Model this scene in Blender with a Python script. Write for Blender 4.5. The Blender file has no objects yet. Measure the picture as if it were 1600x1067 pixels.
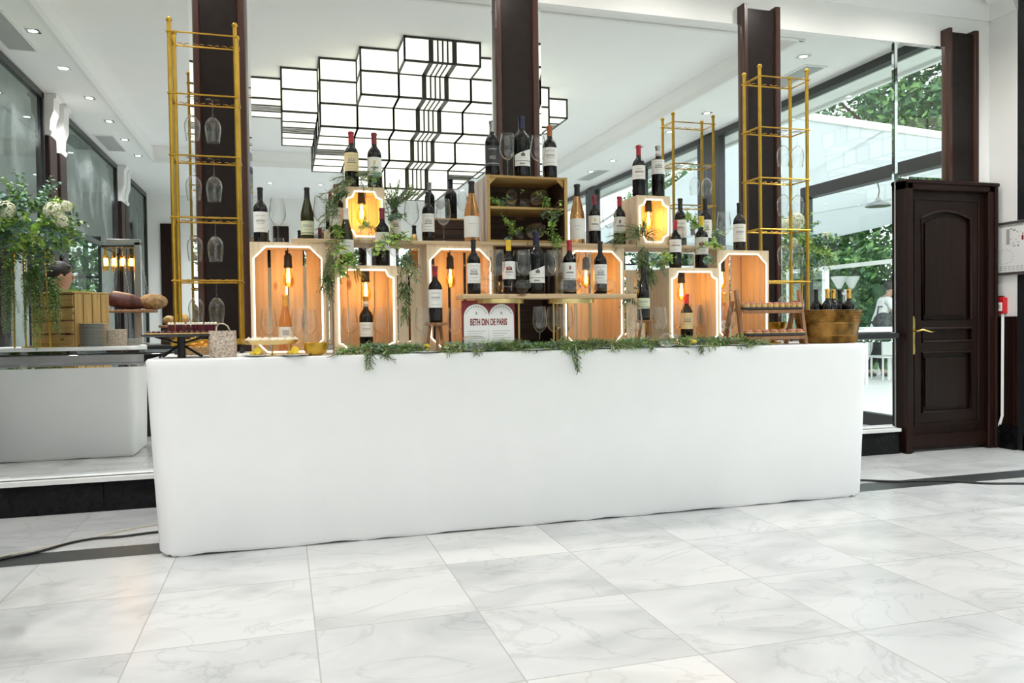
import bpy, bmesh, math, random
from mathutils import Vector, Matrix
random.seed(7)
R=math.radians; PI=math.pi
S=bpy.context.scene; COL=S.collection
# ---------------- camera ----------------
cam=bpy.data.objects.new('camera',bpy.data.cameras.new('camera')); COL.objects.link(cam)
cam.data.sensor_width=36; cam.data.lens=36*1216/1600; cam.data.clip_start=.05; cam.data.clip_end=300
H0=1.21
M3=((0.95921337,-0.01890522,0.28205018),(-0.2823781,-0.01774723,0.95913901),(-0.01312712,-0.99966376,-0.0223618))
cam.matrix_world=Matrix(((M3[0][0],-M3[0][1],-M3[0][2],0),(M3[1][0],-M3[1][1],-M3[1][2],0),(M3[2][0],-M3[2][1],-M3[2][2],H0),(0,0,0,1)))
S.camera=cam
# ---------------- daylight ----------------
W=bpy.data.worlds.new('overcast_sky'); S.world=W; W.use_nodes=True
bg=W.node_tree.nodes['Background']; bg.inputs[0].default_value=(.93,.97,1,1); bg.inputs[1].default_value=2.7
S.view_settings.view_transform='Standard'; S.view_settings.look='None'; S.view_settings.gamma=1
S.view_settings.exposure=0.31; S.view_settings.use_curve_mapping=False
SPOT_W=130.0; CHAND_E=.80
# ---------------- layout helpers: the camera's rays meet real planes ----------------
def ray(x,y):
    v=(x-800,y-533.5,1216.)
    return [sum(M3[i][k]*v[k] for k in range(3)) for i in range(3)]
def onY(x,y,Y):
    v=ray(x,y); t=Y/v[1]; return Vector((t*v[0],Y,H0+t*v[2]))
def onX(x,y,X):
    v=ray(x,y); t=X/v[0]; return Vector((X,t*v[1],H0+t*v[2]))
def X_(x,Y,y=450): return onY(x,y,Y).x
YM=5.75                       # face of the mirrors
def V(x,yv,z): return Vector((x,2*YM-yv,z))
def VP(px,py,Yv):             # real place of something seen in the mirror
    p=onY(px,py,Yv); return V(p.x,p.y,p.z)
# ---------------- materials ----------------
def newmat(n):
    m=bpy.data.materials.new(n); m.use_nodes=True
    return m,m.node_tree.nodes,m.node_tree.links,m.node_tree.nodes['Principled BSDF']
def plain(n,c,rough=.5,metal=0,noise=0,scale=8,coat=0,em=None,es=0,spec=None,bump=0):
    m,N,L,B=newmat(n); B.inputs['Base Color'].default_value=(*c,1)
    B.inputs['Roughness'].default_value=rough; B.inputs['Metallic'].default_value=metal
    if spec is not None: B.inputs['Specular IOR Level'].default_value=spec
    if coat: B.inputs['Coat Weight'].default_value=coat; B.inputs['Coat Roughness'].default_value=.08
    if em: B.inputs['Emission Color'].default_value=(*em,1); B.inputs['Emission Strength'].default_value=es
    if noise or bump:
        tc=N.new('ShaderNodeTexCoord'); nz=N.new('ShaderNodeTexNoise'); nz.inputs['Scale'].default_value=scale; nz.inputs['Detail'].default_value=4
        L.new(tc.outputs['Object'],nz.inputs['Vector'])
        if noise:
            r=N.new('ShaderNodeValToRGB'); e=r.color_ramp.elements
            e[0].position=.3; e[1].position=.7
            e[0].color=(*[max(0,k*(1-noise)) for k in c],1); e[1].color=(*[min(1,k*(1+noise)) for k in c],1)
            L.new(nz.outputs[0],r.inputs[0]); L.new(r.outputs[0],B.inputs['Base Color'])
        if bump:
            b=N.new('ShaderNodeBump'); b.inputs['Strength'].default_value=bump; L.new(nz.outputs[0],b.inputs['Height']); L.new(b.outputs[0],B.inputs['Normal'])
    return m
def wood(n,c1,c2,axis='z',rough=.55,grain=30,knots=True,coat=0,kc=(.18,.08,.03),spec=.5):
    m,N,L,B=newmat(n); B.inputs['Specular IOR Level'].default_value=spec; B.inputs['Roughness'].default_value=rough
    if coat: B.inputs['Coat Weight'].default_value=coat; B.inputs['Coat Roughness'].default_value=.12
    tc=N.new('ShaderNodeTexCoord'); mp=N.new('ShaderNodeMapping')
    s={'x':(.05,1,1),'y':(1,.05,1),'z':(1,1,.05)}[axis]
    mp.inputs['Scale'].default_value=[k*grain for k in s]
    L.new(tc.outputs['Object'],mp.inputs['Vector'])
    nz=N.new('ShaderNodeTexNoise'); nz.inputs['Scale'].default_value=1.2; nz.inputs['Detail'].default_value=5; nz.inputs['Distortion'].default_value=.6
    L.new(mp.outputs[0],nz.inputs['Vector'])
    r=N.new('ShaderNodeValToRGB'); e=r.color_ramp.elements; e[0].position=.3; e[1].position=.7; e[0].color=(*c1,1); e[1].color=(*c2,1)
    L.new(nz.outputs[0],r.inputs[0]); out=r.outputs[0]
    if knots:
        mp2=N.new('ShaderNodeMapping'); s2={'x':(.45,1,1),'y':(1,.45,1),'z':(1,1,.45)}[axis]
        mp2.inputs['Scale'].default_value=[k*7 for k in s2]; L.new(tc.outputs['Object'],mp2.inputs['Vector'])
        vo=N.new('ShaderNodeTexVoronoi'); vo.inputs['Scale'].default_value=1; L.new(mp2.outputs[0],vo.inputs['Vector'])
        r2=N.new('ShaderNodeValToRGB'); q=r2.color_ramp.elements; q[0].position=.06; q[1].position=.13; q[0].color=(1,1,1,1); q[1].color=(0,0,0,1)
        L.new(vo.outputs['Distance'],r2.inputs[0])
        mx=N.new('ShaderNodeMix'); mx.data_type='RGBA'; L.new(r2.outputs[0],mx.inputs['Factor']); L.new(out,mx.inputs['A']); mx.inputs['B'].default_value=(*kc,1)
        out=mx.outputs['Result']
    L.new(out,B.inputs['Base Color'])
    b=N.new('ShaderNodeBump'); b.inputs['Strength'].default_value=.12; L.new(nz.outputs[0],b.inputs['Height']); L.new(b.outputs[0],B.inputs['Normal'])
    return m
def clear(n,tint=(1,1,1),edge=.75,base=.04,gl=(1,1,1),rim=0):
    m,N,L,B=newmat(n); N.remove(B); out=[k for k in N if k.type=='OUTPUT_MATERIAL'][0]
    t=N.new('ShaderNodeBsdfTransparent'); t.inputs[0].default_value=(*tint,1)
    g=N.new('ShaderNodeBsdfGlossy'); g.inputs[0].default_value=(*gl,1); g.inputs['Roughness'].default_value=.02
    lw=N.new('ShaderNodeLayerWeight'); lw.inputs[0].default_value=.5
    p=N.new('ShaderNodeMath'); p.operation='POWER'; p.inputs[1].default_value=3; L.new(lw.outputs['Facing'],p.inputs[0])
    q=N.new('ShaderNodeMath'); q.operation='MULTIPLY_ADD'; q.inputs[1].default_value=edge; q.inputs[2].default_value=base; L.new(p.outputs[0],q.inputs[0])
    if rim:
        p2=N.new('ShaderNodeMath'); p2.operation='POWER'; p2.inputs[1].default_value=6; L.new(lw.outputs['Facing'],p2.inputs[0])
        cm=N.new('ShaderNodeMix'); cm.data_type='RGBA'; L.new(p2.outputs[0],cm.inputs['Factor']); cm.inputs['A'].default_value=(*tint,1); cm.inputs['B'].default_value=(rim,rim,rim,1); L.new(cm.outputs['Result'],t.inputs[0])
    mx=N.new('ShaderNodeMixShader'); L.new(q.outputs[0],mx.inputs[0]); L.new(t.outputs[0],mx.inputs[1]); L.new(g.outputs[0],mx.inputs[2]); L.new(mx.outputs[0],out.inputs[0])
    return m
def mirror(n,c,rough=0,veins=False):
    m,N,L,B=newmat(n); N.remove(B); out=[k for k in N if k.type=='OUTPUT_MATERIAL'][0]
    g=N.new('ShaderNodeBsdfGlossy'); g.inputs[0].default_value=(*c,1); g.inputs['Roughness'].default_value=rough
    L.new(g.outputs[0],out.inputs[0])
    if veins:
        d=N.new('ShaderNodeBsdfDiffuse'); d.inputs[0].default_value=(.30,.33,.32,1)
        tc=N.new('ShaderNodeTexCoord'); nz=N.new('ShaderNodeTexNoise'); nz.inputs['Scale'].default_value=1.6; nz.inputs['Detail'].default_value=8; nz.inputs['Distortion'].default_value=.7
        L.new(tc.outputs['Object'],nz.inputs['Vector'])
        r=N.new('ShaderNodeValToRGB'); e=r.color_ramp.elements; e[0].position=.45; e[0].color=(0.05,)*3+(1,); e[1].position=.62; e[1].color=(0.30,)*3+(1,)
        L.new(nz.outputs[0],r.inputs[0])
        mx=N.new('ShaderNodeMixShader'); L.new(r.outputs[0],mx.inputs[0]); L.new(g.outputs[0],mx.inputs[1]); L.new(d.outputs[0],mx.inputs[2]); L.new(mx.outputs[0],out.inputs[0])
    return m
def marble(n):
    m,N,L,B=newmat(n); B.inputs['Roughness'].default_value=.22; B.inputs['Specular IOR Level'].default_value=.35
    tc=N.new('ShaderNodeTexCoord'); sp=N.new('ShaderNodeSeparateXYZ'); L.new(tc.outputs['Object'],sp.inputs[0])
    def mth(op,a,b=None):
        k=N.new('ShaderNodeMath'); k.operation=op
        for i,v in enumerate((a,b)):
            if v is None: continue
            if isinstance(v,(int,float)): k.inputs[i].default_value=v
            else: L.new(v,k.inputs[i])
        return k.outputs[0]
    ux=mth('DIVIDE',mth('ADD',sp.outputs[0],.565),.667); uy=mth('DIVIDE',mth('SUBTRACT',sp.outputs[1],3.172),.672)
    cx=mth('FLOOR',ux); cy=mth('FLOOR',uy)
    cb=N.new('ShaderNodeCombineXYZ'); L.new(cx,cb.inputs[0]); L.new(cy,cb.inputs[1])
    wn=N.new('ShaderNodeTexWhiteNoise'); wn.noise_dimensions='3D'; L.new(cb.outputs[0],wn.inputs['Vector'])
    def edge(u,w):
        fr=mth('FRACT',u); a=mth('MINIMUM',fr,mth('SUBTRACT',1.0,fr)); return mth('LESS_THAN',a,w)
    g=mth('MAXIMUM',edge(ux,.0042),edge(uy,.0042))
    off=N.new('ShaderNodeVectorMath'); off.operation='MULTIPLY_ADD'; L.new(wn.outputs['Color'],off.inputs[0]); off.inputs[1].default_value=(9,9,9); L.new(tc.outputs['Object'],off.inputs[2])
    mp=N.new('ShaderNodeMapping'); mp.inputs['Rotation'].default_value=(0,0,.6); mp.inputs['Scale'].default_value=(1,1.7,1); L.new(off.outputs[0],mp.inputs[0])
    n1=N.new('ShaderNodeTexNoise'); n1.inputs['Scale'].default_value=1.5; n1.inputs['Detail'].default_value=7; n1.inputs['Distortion'].default_value=.9; L.new(mp.outputs[0],n1.inputs['Vector'])
    r1=N.new('ShaderNodeValToRGB'); e=r1.color_ramp.elements; e[0].position=.30; e[0].color=(.52,.525,.53,1); e[1].position=.58; e[1].color=(.69,.69,.695,1)
    L.new(n1.outputs[0],r1.inputs[0])
    n2=N.new('ShaderNodeTexNoise'); n2.inputs['Scale'].default_value=1.1; n2.inputs['Detail'].default_value=8; n2.inputs['Distortion'].default_value=1.6; L.new(mp.outputs[0],n2.inputs['Vector'])
    r2=N.new('ShaderNodeValToRGB'); q=r2.color_ramp.elements; q[0].position=.485; q[0].color=(1,1,1,1); q[1].position=.515; q[1].color=(1,1,1,1); k=q.new(.5); k.color=(.87,.87,.87,1)
    L.new(n2.outputs[0],r2.inputs[0])
    r3=N.new('ShaderNodeValToRGB'); z=r3.color_ramp.elements; z[0].color=(.87,.88,.89,1); z[1].color=(1,.995,.98,1); L.new(wn.outputs['Value'],r3.inputs[0])
    def mul(a,b):
        mx=N.new('ShaderNodeMix'); mx.data_type='RGBA'; mx.blend_type='MULTIPLY'; mx.inputs['Factor'].default_value=1; L.new(a,mx.inputs['A']); L.new(b,mx.inputs['B']); return mx.outputs['Result']
    col=mul(mul(r1.outputs[0],r2.outputs[0]),r3.outputs[0])
    mx=N.new('ShaderNodeMix'); mx.data_type='RGBA'; L.new(g,mx.inputs['Factor']); L.new(col,mx.inputs['A']); mx.inputs['B'].default_value=(.42,.415,.40,1)
    L.new(mx.outputs['Result'],B.inputs['Base Color'])
    return m
def emis(n,c,s):
    m,N,L,B=newmat(n); B.inputs['Base Color'].default_value=(*c,1); B.inputs['Emission Color'].default_value=(*c,1); B.inputs['Emission Strength'].default_value=s; return m
M=dict(ledge=mirror('polished_black_ledge',(.34,.34,.34),.02),
 
 marble=marble('white_marble_tiles'), blackstone=plain('black_granite',(.006,.006,.007),.12,noise=.5,scale=30,spec=.2),
 greystrip=plain('dark_grey_stone',(.04,.042,.044),.35,noise=.2,scale=20),
 plaster=plain('white_plaster',(.86,.855,.84),.7,noise=.015,scale=3), ceil=plain('ceiling_paint',(.92,.925,.92),.8,noise=.01,scale=2),
 cloth=plain('stretch_cloth',(.90,.905,.915),.75,noise=.01,scale=5), redbrown=wood('mahogany_gloss',(.008,.003,.0025),(.024,.008,.005),'z',.38,30,False,.0,spec=.22),
 doorwood=wood('mahogany_door',(.006,.0025,.002),(.018,.006,.004),'z',.38,30,False,.0,spec=.22),
 pilwood=plain('espresso_pilaster',(.013,.008,.007),.34,noise=.25,scale=14,spec=.22), piledge=plain('mahogany_edge',(.045,.014,.008),.3,coat=.1,noise=.12,scale=4),
 mir=mirror('mirror_silver',(.86,.885,.875)), tint=mirror('tinted_mirror',(.36,.41,.39),.01,True), bev=mirror('mirror_bevel',(.93,.95,.95)),
 white=plain('white_paint',(.85,.85,.84),.45), gold=plain('brushed_gold',(.60,.36,.055),.3,1,noise=.12,scale=12), brass=plain('brass_handle',(.85,.6,.2),.2,1),
 goldpale=plain('pale_brass',(.75,.56,.26),.28,1), frame=plain('dark_window_frame',(.016,.017,.018),.35,noise=.1), black=plain('black_metal',(.01,.01,.011),.4,noise=.1),
 bronze=plain('hammered_bronze',(.21,.105,.028),.34,1,noise=.65,scale=13), pineX=wood('pine_along_x',(.68,.51,.32),(.80,.65,.46),'x',kc=(.35,.17,.07)), pineZ=wood('pine_upright',(.70,.53,.34),(.83,.69,.50),'z',kc=(.38,.19,.08)),
 pineY=wood('pine_deep',(.56,.33,.14),(.74,.49,.25),'y'), darkX=wood('weathered_dark_wood',(.030,.013,.008),(.10,.05,.03),'x',.7), greyY=wood('weathered_grey_wood',(.34,.29,.25),(.70,.65,.60),'z',.8),
 oldpine=wood('old_pine',(.40,.24,.08),(.62,.40,.14),'z'), oldpineX=wood('old_pine_across',(.40,.24,.08),(.62,.40,.14),'x'), board=wood('shelf_board',(.52,.36,.20),(.70,.53,.33),'x'), walnut=wood('walnut_stool',(.20,.09,.035),(.40,.20,.09),'z'),
 led=emis('led_neon_warm',(1,.92,.76),2.1), fil=emis('glowing_filament',(1,.62,.22),30), bulbg=clear('amber_bulb_glass',(1,.80,.42),.5,.05,(1,.8,.5)),
 chand=emis('frosted_lantern_glass',(1,.985,.86),CHAND_E), chframe=plain('lantern_frame',(.03,.03,.028),.5), glow=emis('downlight_lens',(1,.93,.82),12), chrome=plain('satin_chrome',(.75,.75,.76),.2,1),
 glass=clear('wine_glass_crystal',(.992,.994,.994),.7,.035,rim=.35), pane=clear('window_pane',(.95,.98,.965),.3,.028), wine=plain('dark_bottle_glass',(.003,.002,.003),.05,spec=.45), 
 green=plain('olive_bottle_glass',(.022,.024,.003),.06,spec=.45), paper=plain('label_paper',(.84,.83,.79),.6), cream=plain('cream_label_paper',(.80,.66,.34),.6), pgreen=plain('pale_green_label',(.66,.72,.50),.6), ink=plain('label_ink',(.10,.09,.09),.6), redink=plain('red_ink',(.22,.012,.012),.6), midink=plain('soft_grey_ink',(.42,.41,.40),.6), darklab=plain('slate_label',(.045,.045,.05),.4),
 navy=plain('navy_cap',(.015,.015,.05),.25), cred=plain('red_capsule',(.42,.015,.035),.3,coat=.4), cbur=plain('burgundy_capsule',(.20,.012,.035),.35,coat=.3), cblk=plain('black_capsule',(.012,.012,.012),.35), cyel=plain('yellow_capsule',(.75,.52,.04),.35), csil=plain('silver_capsule',(.45,.43,.44),.28,.9), ccop=plain('copper_capsule',(.42,.13,.05),.35,.3), cwht=plain('white_capsule',(.7,.68,.66),.4), cgold=plain('golden_capsule',(.85,.50,.12),.25,.8),
 plate=plain('glazed_plate',(.80,.80,.76),.15), lemon=plain('lemon',(.85,.62,.03),.4,noise=.15,scale=30), rattan=plain('woven_seagrass',(.50,.41,.33),.8,noise=.55,scale=95,bump=.8), wicker=plain('wicker',(.42,.27,.13),.8,noise=.5,scale=80,bump=.6),
 leafd=plain('dark_leaf',(.07,.15,.06),.5,noise=.4,scale=20), leafm=plain('mid_leaf',(.20,.38,.09),.5,noise=.35,scale=20), leafl=plain('lime_leaf',(.42,.62,.13),.5,noise=.3,scale=20), euca=plain('blue_green_leaf',(.20,.34,.29),.55,noise=.3,scale=18), pinel=plain('feathery_needles',(.27,.37,.17),.6,noise=.4,scale=22), stem=plain('green_stem',(.18,.16,.06),.6), bloom=plain('cream_petals',(.86,.85,.66),.6,noise=.1,scale=30), mustard=plain('dry_seed_heads',(.45,.33,.05),.7),
 trunk=plain('tree_bark',(.09,.065,.045),.85,noise=.4,scale=10,bump=.5), tree1=plain('tree_leaves_dark',(.055,.13,.055),.6,noise=.5,scale=2.5), tree2=plain('tree_leaves_light',(.16,.30,.09),.6,noise=.5,scale=2.5),
 grass=plain('lawn_grass',(.09,.22,.04),.8,noise=.4,scale=4), terrace=plain('pale_terrace_paving',(.72,.72,.71),.6,noise=.05,scale=2), canvas=plain('marquee_canvas',(.74,.76,.77),.7,noise=.04,scale=1), skin=plain('skin',(.50,.27,.18),.5,noise=.08,scale=12), hair=plain('dark_hair',(.018,.013,.011),.6), brown=plain('brown_shirt',(.16,.055,.03),.8,noise=.15), tshirt=plain('white_cotton',(.82,.82,.82),.8), trouser=plain('black_cotton',(.02,.02,.022),.8), camo=plain('patterned_bag',(.06,.065,.065),.7,noise=.7,scale=18), eye=plain('eye_white',(.75,.75,.72),.3),
 red=plain('alarm_red',(.55,.012,.015),.35), cable=plain('black_rubber',(.012,.012,.012),.5), cabley=plain('cream_cable',(.62,.56,.40),.5), ham=plain('cured_ham',(.10,.03,.025),.55,noise=.5,scale=14,bump=.4), crust=plain('rustic_bread',(.33,.19,.08),.7,noise=.5,scale=25,bump=.5), choux=plain('golden_choux',(.66,.43,.16),.5,noise=.3,scale=40), pinkc=plain('pink_filling',(.62,.24,.17),.5,noise=.4,scale=40), slate=plain('slate_tray',(.035,.036,.045),.45), rice=plain('rice_paper',(.80,.76,.62),.45,noise=.15,scale=40), chips=plain('orange_crisps',(.80,.36,.05),.6,noise=.4,scale=50), tube=plain('tasting_tube',(.11,.02,.03),.15), backing=plain('dark_red_card',(.20,.012,.015),.5), purple=plain('purple_fabric',(.06,.02,.035),.6), grille=plain('grille_grey',(.55,.56,.56),.5))
def rose():
    m,N,L,B=newmat('rose_wine_glass'); B.inputs['Base Color'].default_value=(.93,.50,.20,1); B.inputs['Roughness'].default_value=.02; B.inputs['Transmission Weight'].default_value=.86; B.inputs['IOR'].default_value=1.34
    return m
M['rose']=rose()
# ---------------- mesh builder ----------------
class MB:
    def __init__(s): s.v=[]; s.f=[]; s.mi=[]
    def add(s,vs,fs,m=0):
        o=len(s.v); s.v+=[tuple(v) for v in vs]; s.f+=[tuple(i+o for i in f) for f in fs]; s.mi+=[m]*len(fs); return s
    def box(s,a,b,m=0,rot=None,c=None):
        x0,y0,z0=a; x1,y1,z1=b
        vs=[Vector(p) for p in ((x0,y0,z0),(x1,y0,z0),(x1,y1,z0),(x0,y1,z0),(x0,y0,z1),(x1,y0,z1),(x1,y1,z1),(x0,y1,z1))]
        if rot is not None:
            cc=Vector(c) if c is not None else (Vector(a)+Vector(b))/2
            vs=[rot@(v-cc)+cc for v in vs]
        return s.add(vs,[(0,3,2,1),(4,5,6,7),(0,1,5,4),(1,2,6,5),(2,3,7,6),(3,0,4,7)],m)
    def bbox(s,a,b,r=.004,m=0):    # box with bevelled edges, built as three crossed slabs' hull
        x0,y0,z0=a; x1,y1,z1=b; vs=[]; 
        for z,ins in ((z0,r),(z0+r,0),(z1-r,0),(z1,r)):
            for px,py,sx,sy in ((x0,y0,1,1),(x1,y0,-1,1),(x1,y1,-1,-1),(x0,y1,1,-1)):
                i=ins
                if (sx,sy) in ((1,1),(-1,-1)): vs+=[(px+sx*i,py+sy*(i+r),z),(px+sx*(i+r),py+sy*i,z)]
                else: vs+=[(px+sx*(i+r),py+sy*i,z),(px+sx*i,py+sy*(i+r),z)]
        fs=[tuple(range(7,-1,-1)),tuple(range(24,32))]
        for k in range(3):
            for i in range(8): fs.append((k*8+i,k*8+(i+1)%8,k*8+8+(i+1)%8,k*8+8+i))
        return s.add(vs,fs,m)
    def lathe(s,prof,c=(0,0,0),n=20,m=0,sx=1,sy=1,rot=None,a0=0,a1=2*PI):
        c=Vector(c); full=abs(a1-a0-2*PI)<1e-6; k=n if full else n+1; vs=[]; idx=[]
        for r,z in prof:
            if r<1e-6 and full: idx.append([len(vs)]*k); vs.append(Vector((0,0,z)))
            else:
                idx.append(list(range(len(vs),len(vs)+k)))
                for i in range(k):
                    a=a0+(a1-a0)*i/n; vs.append(Vector((r*math.cos(a)*sx,r*math.sin(a)*sy,z)))
        fs=[]
        for j in range(len(prof)-1):
            for i in range(n):
                i2=(i+1)%k; q=[idx[j][i],idx[j][i2],idx[j+1][i2],idx[j+1][i]]; u=[]
                for t in q:
                    if t not in u: u.append(t)
                if len(u)>2: fs.append(tuple(u))
        if rot is not None: vs=[rot@v for v in vs]
        return s.add([v+c for v in vs],fs,m)
    def tube(s,pts,r,n=8,m=0,closed=False,caps=True):
        pts=[Vector(p) for p in pts]; k=len(pts); rs=r if isinstance(r,(list,tuple)) else [r]*k; vs=[]; up=None
        for i,p in enumerate(pts):
            if closed: d=pts[(i+1)%k]-pts[i-1]
            else: d=pts[min(i+1,k-1)]-pts[max(i-1,0)]
            if d.length<1e-9: d=Vector((0,0,1))
            d.normalize()
            if up is None: up=Vector((0,0,1)) if abs(d.z)<.9 else Vector((1,0,0))
            a=d.cross(up)
            if a.length<1e-4: a=d.orthogonal()
            a.normalize(); b=a.cross(d); b.normalize(); up=b
            for j in range(n):
                t=2*PI*j/n; vs.append(p+(a*math.cos(t)+b*math.sin(t))*rs[i])
        fs=[]
        for i in range(k if closed else k-1):
            for j in range(n):
                A=i*n; Bn=((i+1)%k)*n; fs.append((A+j,A+(j+1)%n,Bn+(j+1)%n,Bn+j))
        if caps and not closed: fs+=[tuple(range(n-1,-1,-1)),tuple(range((k-1)*n,k*n))]
        return s.add(vs,fs,m)
    def sphere(s,c,r,n=12,k=8,m=0,sc=(1,1,1),rot=None):
        pr=[(math.sin(PI*i/k)*r,-math.cos(PI*i/k)*r*sc[2]) for i in range(k+1)]
        return s.lathe(pr,c,n,m,sc[0],sc[1],rot)
    def prism(s,poly,y0,y1,m=0,holes=(),plane='xz'):   # polygon in x,z extruded along y (or other plane)
        bm=bmesh.new(); 
        for loop in [poly]+list(holes):
            vv=[bm.verts.new((p[0],0,p[1])) for p in loop]
            for i in range(len(vv)): bm.edges.new((vv[i],vv[(i+1)%len(vv)]))
        if holes: bmesh.ops.triangle_fill(bm,use_beauty=True,use_dissolve=False,edges=bm.edges[:])
        else: bmesh.ops.contextual_create(bm,geom=bm.edges[:])
        bm.verts.ensure_lookup_table(); bm.verts.index_update(); n=len(bm.verts)
        def mp(x,y,z): return {'xz':(x,y,z),'yz':(y,x,z),'xy':(x,z,y)}[plane]
        vs=[mp(v.co.x,y0,v.co.z) for v in bm.verts]+[mp(v.co.x,y1,v.co.z) for v in bm.verts]
        fs=[]
        for f in bm.faces:
            ids=[v.index for v in f.verts]; fs.append(tuple(ids)); fs.append(tuple(i+n for i in reversed(ids)))
        o=0
        for loop in [poly]+list(holes):
            L=len(loop)
            for i in range(L): a=o+i; b=o+(i+1)%L; fs.append((a,b,b+n,a+n))
            o+=L
        bm.free(); return s.add(vs,fs,m)
    def build(s,name,mat,parent=None,off=(0,0,0),smooth=35,normals=False):
        me=bpy.data.meshes.new(name); o=Vector(off)
        me.from_pydata([Vector(v)-o for v in s.v],[],s.f)
        mats=mat if isinstance(mat,(list,tuple)) else [mat]
        for k in mats: me.materials.append(k)
        if len(mats)>1: me.polygons.foreach_set('material_index',s.mi)
        me.validate()
        if normals:
            bm=bmesh.new(); bm.from_mesh(me); bmesh.ops.recalc_face_normals(bm,faces=bm.faces[:]); bm.to_mesh(me); bm.free()
        if smooth:
            me.polygons.foreach_set('use_smooth',[True]*len(me.polygons)); me.set_sharp_from_angle(angle=R(smooth))
        ob=bpy.data.objects.new(name,me); COL.objects.link(ob)
        if parent is not None: ob.parent=parent
        return ob
class T:                        # a thing: an Empty at its base with parts
    def __init__(s,name,label,cat,loc=(0,0,0),group=None,kind=None):
        s.o=bpy.data.objects.new(name,None); COL.objects.link(s.o); s.loc=Vector(loc); s.o.location=s.loc; s.o.empty_display_size=.05
        if kind: s.o['kind']=kind
        else: s.o['label']=label; s.o['category']=cat
        if group: s.o['group']=group
    def p(s,name,mb,mat,parent=None,label=None,**k):
        ob=mb.build(name,mat,parent or s.o,s.loc,normals=k.pop('normals',True),**k)
        if label: ob['label']=label
        return ob
def tag(o,label,cat,group=None):
    o['label']=label; o['category']=cat
    if group: o['group']=group
    return o
def struct(name,mb,mat,parent=None,**k):
    o=mb.build(name,mat,parent,normals=True,**k)
    if parent is None: o['kind']='structure'
    return o
def dup(root,loc,rz=0,label=None,group=None,scale=None):
    def cp(o,par):
        c=o.copy(); COL.objects.link(c)
        if par is not None: c.parent=par
        for ch in list(o.children): cp(ch,c)
        return c
    r=cp(root,None); r.location=loc; r.rotation_euler=(0,0,rz)
    if scale: r.scale=scale if isinstance(scale,(tuple,list)) else (scale,)*3
    if label: r['label']=label
    if group: r['group']=group
    return r
ORD='first second third fourth fifth sixth seventh eighth ninth tenth eleventh twelfth thirteenth fourteenth fifteenth sixteenth'.split()
USED=set()
def place(proto,loc,rz,label,group=None,scale=None):   # first use moves the thing built, later uses copy it
    if proto.name not in USED:
        USED.add(proto.name); proto.location=loc; proto.rotation_euler=(0,0,rz); proto['label']=label
        if scale: proto.scale=scale if isinstance(scale,(tuple,list)) else (scale,)*3
        if group: proto['group']=group
        return proto
    return dup(proto,loc,rz,label,group,scale or (1,1,1))
# ================= ROOM SHELL =================
XL,XR,YB=-2.80,6.42,-7.0; HS,HT=4.14,4.41
def B1(a,b): return MB().box(a,b)
struct('floor',B1((XL-.1,YB-.1,-.1),(XR+.08,5.95,0)),M['marble'],smooth=0)
t=MB(); t.box((XL,4.535,.0),(XR,4.755,.0015)); struct('trim_1',t,M['greystrip'],smooth=0)
# back of the bar: wall with mirrors
t=MB(); t.box((XL-.1,5.80,0),(XR+.2,6.0,HT)); struct('wall_front',t,M['plaster'],smooth=0)
t=MB(); t.box((XL-.2,YB,0),(XL-.03,5.8,HT)); struct('wall_left',t,M['plaster'],smooth=0)
# right wall: solid pier next to the corner, then glazing
t=MB(); t.box((XR,5.50,1.22),(XR+.2,5.80,HT)); t.box((XR,YB-.2,HS-.02),(XR+.2,5.5,HT)); struct('wall_right',t,M['plaster'],smooth=0)
t=MB(); t.box((XR-.012,5.505,.2),(XR+.2,5.80,1.22)); t.box((XR-.03,5.52,.22),(XR-.012,5.545,1.2)); t.box((XR-.03,5.735,.22),(XR-.012,5.76,1.2)); struct('trim_2',t,M['redbrown'])
t=MB(); t.box((XR-.045,5.50,0),(XR+.1,5.80,.217)); struct('baseboard_right',t,M['blackstone'],smooth=0)
# black plinth under the mirrors, white sill above
t=MB()
xs=[XL,-1.165,-.2,.7,1.9,3.1,4.3,5.31]
for a,b in zip(xs[:-1],xs[1:]): t.box((a+.002,5.715,0),(b-.002,5.80,.20))
struct('baseboard_front',t,M['blackstone'],smooth=0)
t=MB(); t.box((XL,5.70,.20),(5.31,5.80,.228)); struct('trim_3',t,M['white'],smooth=0)
# ceiling: dropped soffit round a raised tray
TX0,TX1,TY0,TY1=-2.12,5.25,-3.4,4.5
t=MB(); t.box((XL-.1,TY1,HS),(XR+.1,6.0,HT-.001)); t.box((XL-.1,YB-.1,HS),(XR+.1,TY0,HT-.001)); t.box((XL-.1,TY0,HS),(TX0,TY1,HT-.001)); t.box((TX1,TY0,HS),(XR+.1,TY1,HT-.001))
t.box((XL-.1,YB-.1,HT),(XR+.1,6.0,HT+.1)); struct('ceiling',t,M['ceil'],smooth=0)
# small plaster lip round the tray
t=MB()
for a,b in (((TX0-.03,TY0-.03,HS-.015),(TX1+.03,TY0+.02,HS+.07)),((TX0-.03,TY1-.02,HS-.015),(TX1+.03,TY1+.03,HS+.07)),((TX0-.03,TY0,HS-.015),(TX0+.02,TY1,HS+.07)),((TX1-.02,TY0,HS-.015),(TX1+.03,TY1,HS+.07))): t.box(a,b)
struct('trim_4',t,M['white'],smooth=0)
# cornice above the mirror wall and on the pier
prof=[(0,3.985),(.02,3.985),(.03,4.01),(.045,4.03),(.05,4.055),(.075,4.085),(.095,4.12),(.10,HS),(0,HS)]
t=MB(); t.prism([(5.80-a,z) for a,z in prof],XL,XR,plane='yz'); t.prism([(XR-a,z) for a,z in prof],5.5,5.80,plane='xz')
struct('trim_5',t,M['white'])
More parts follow.
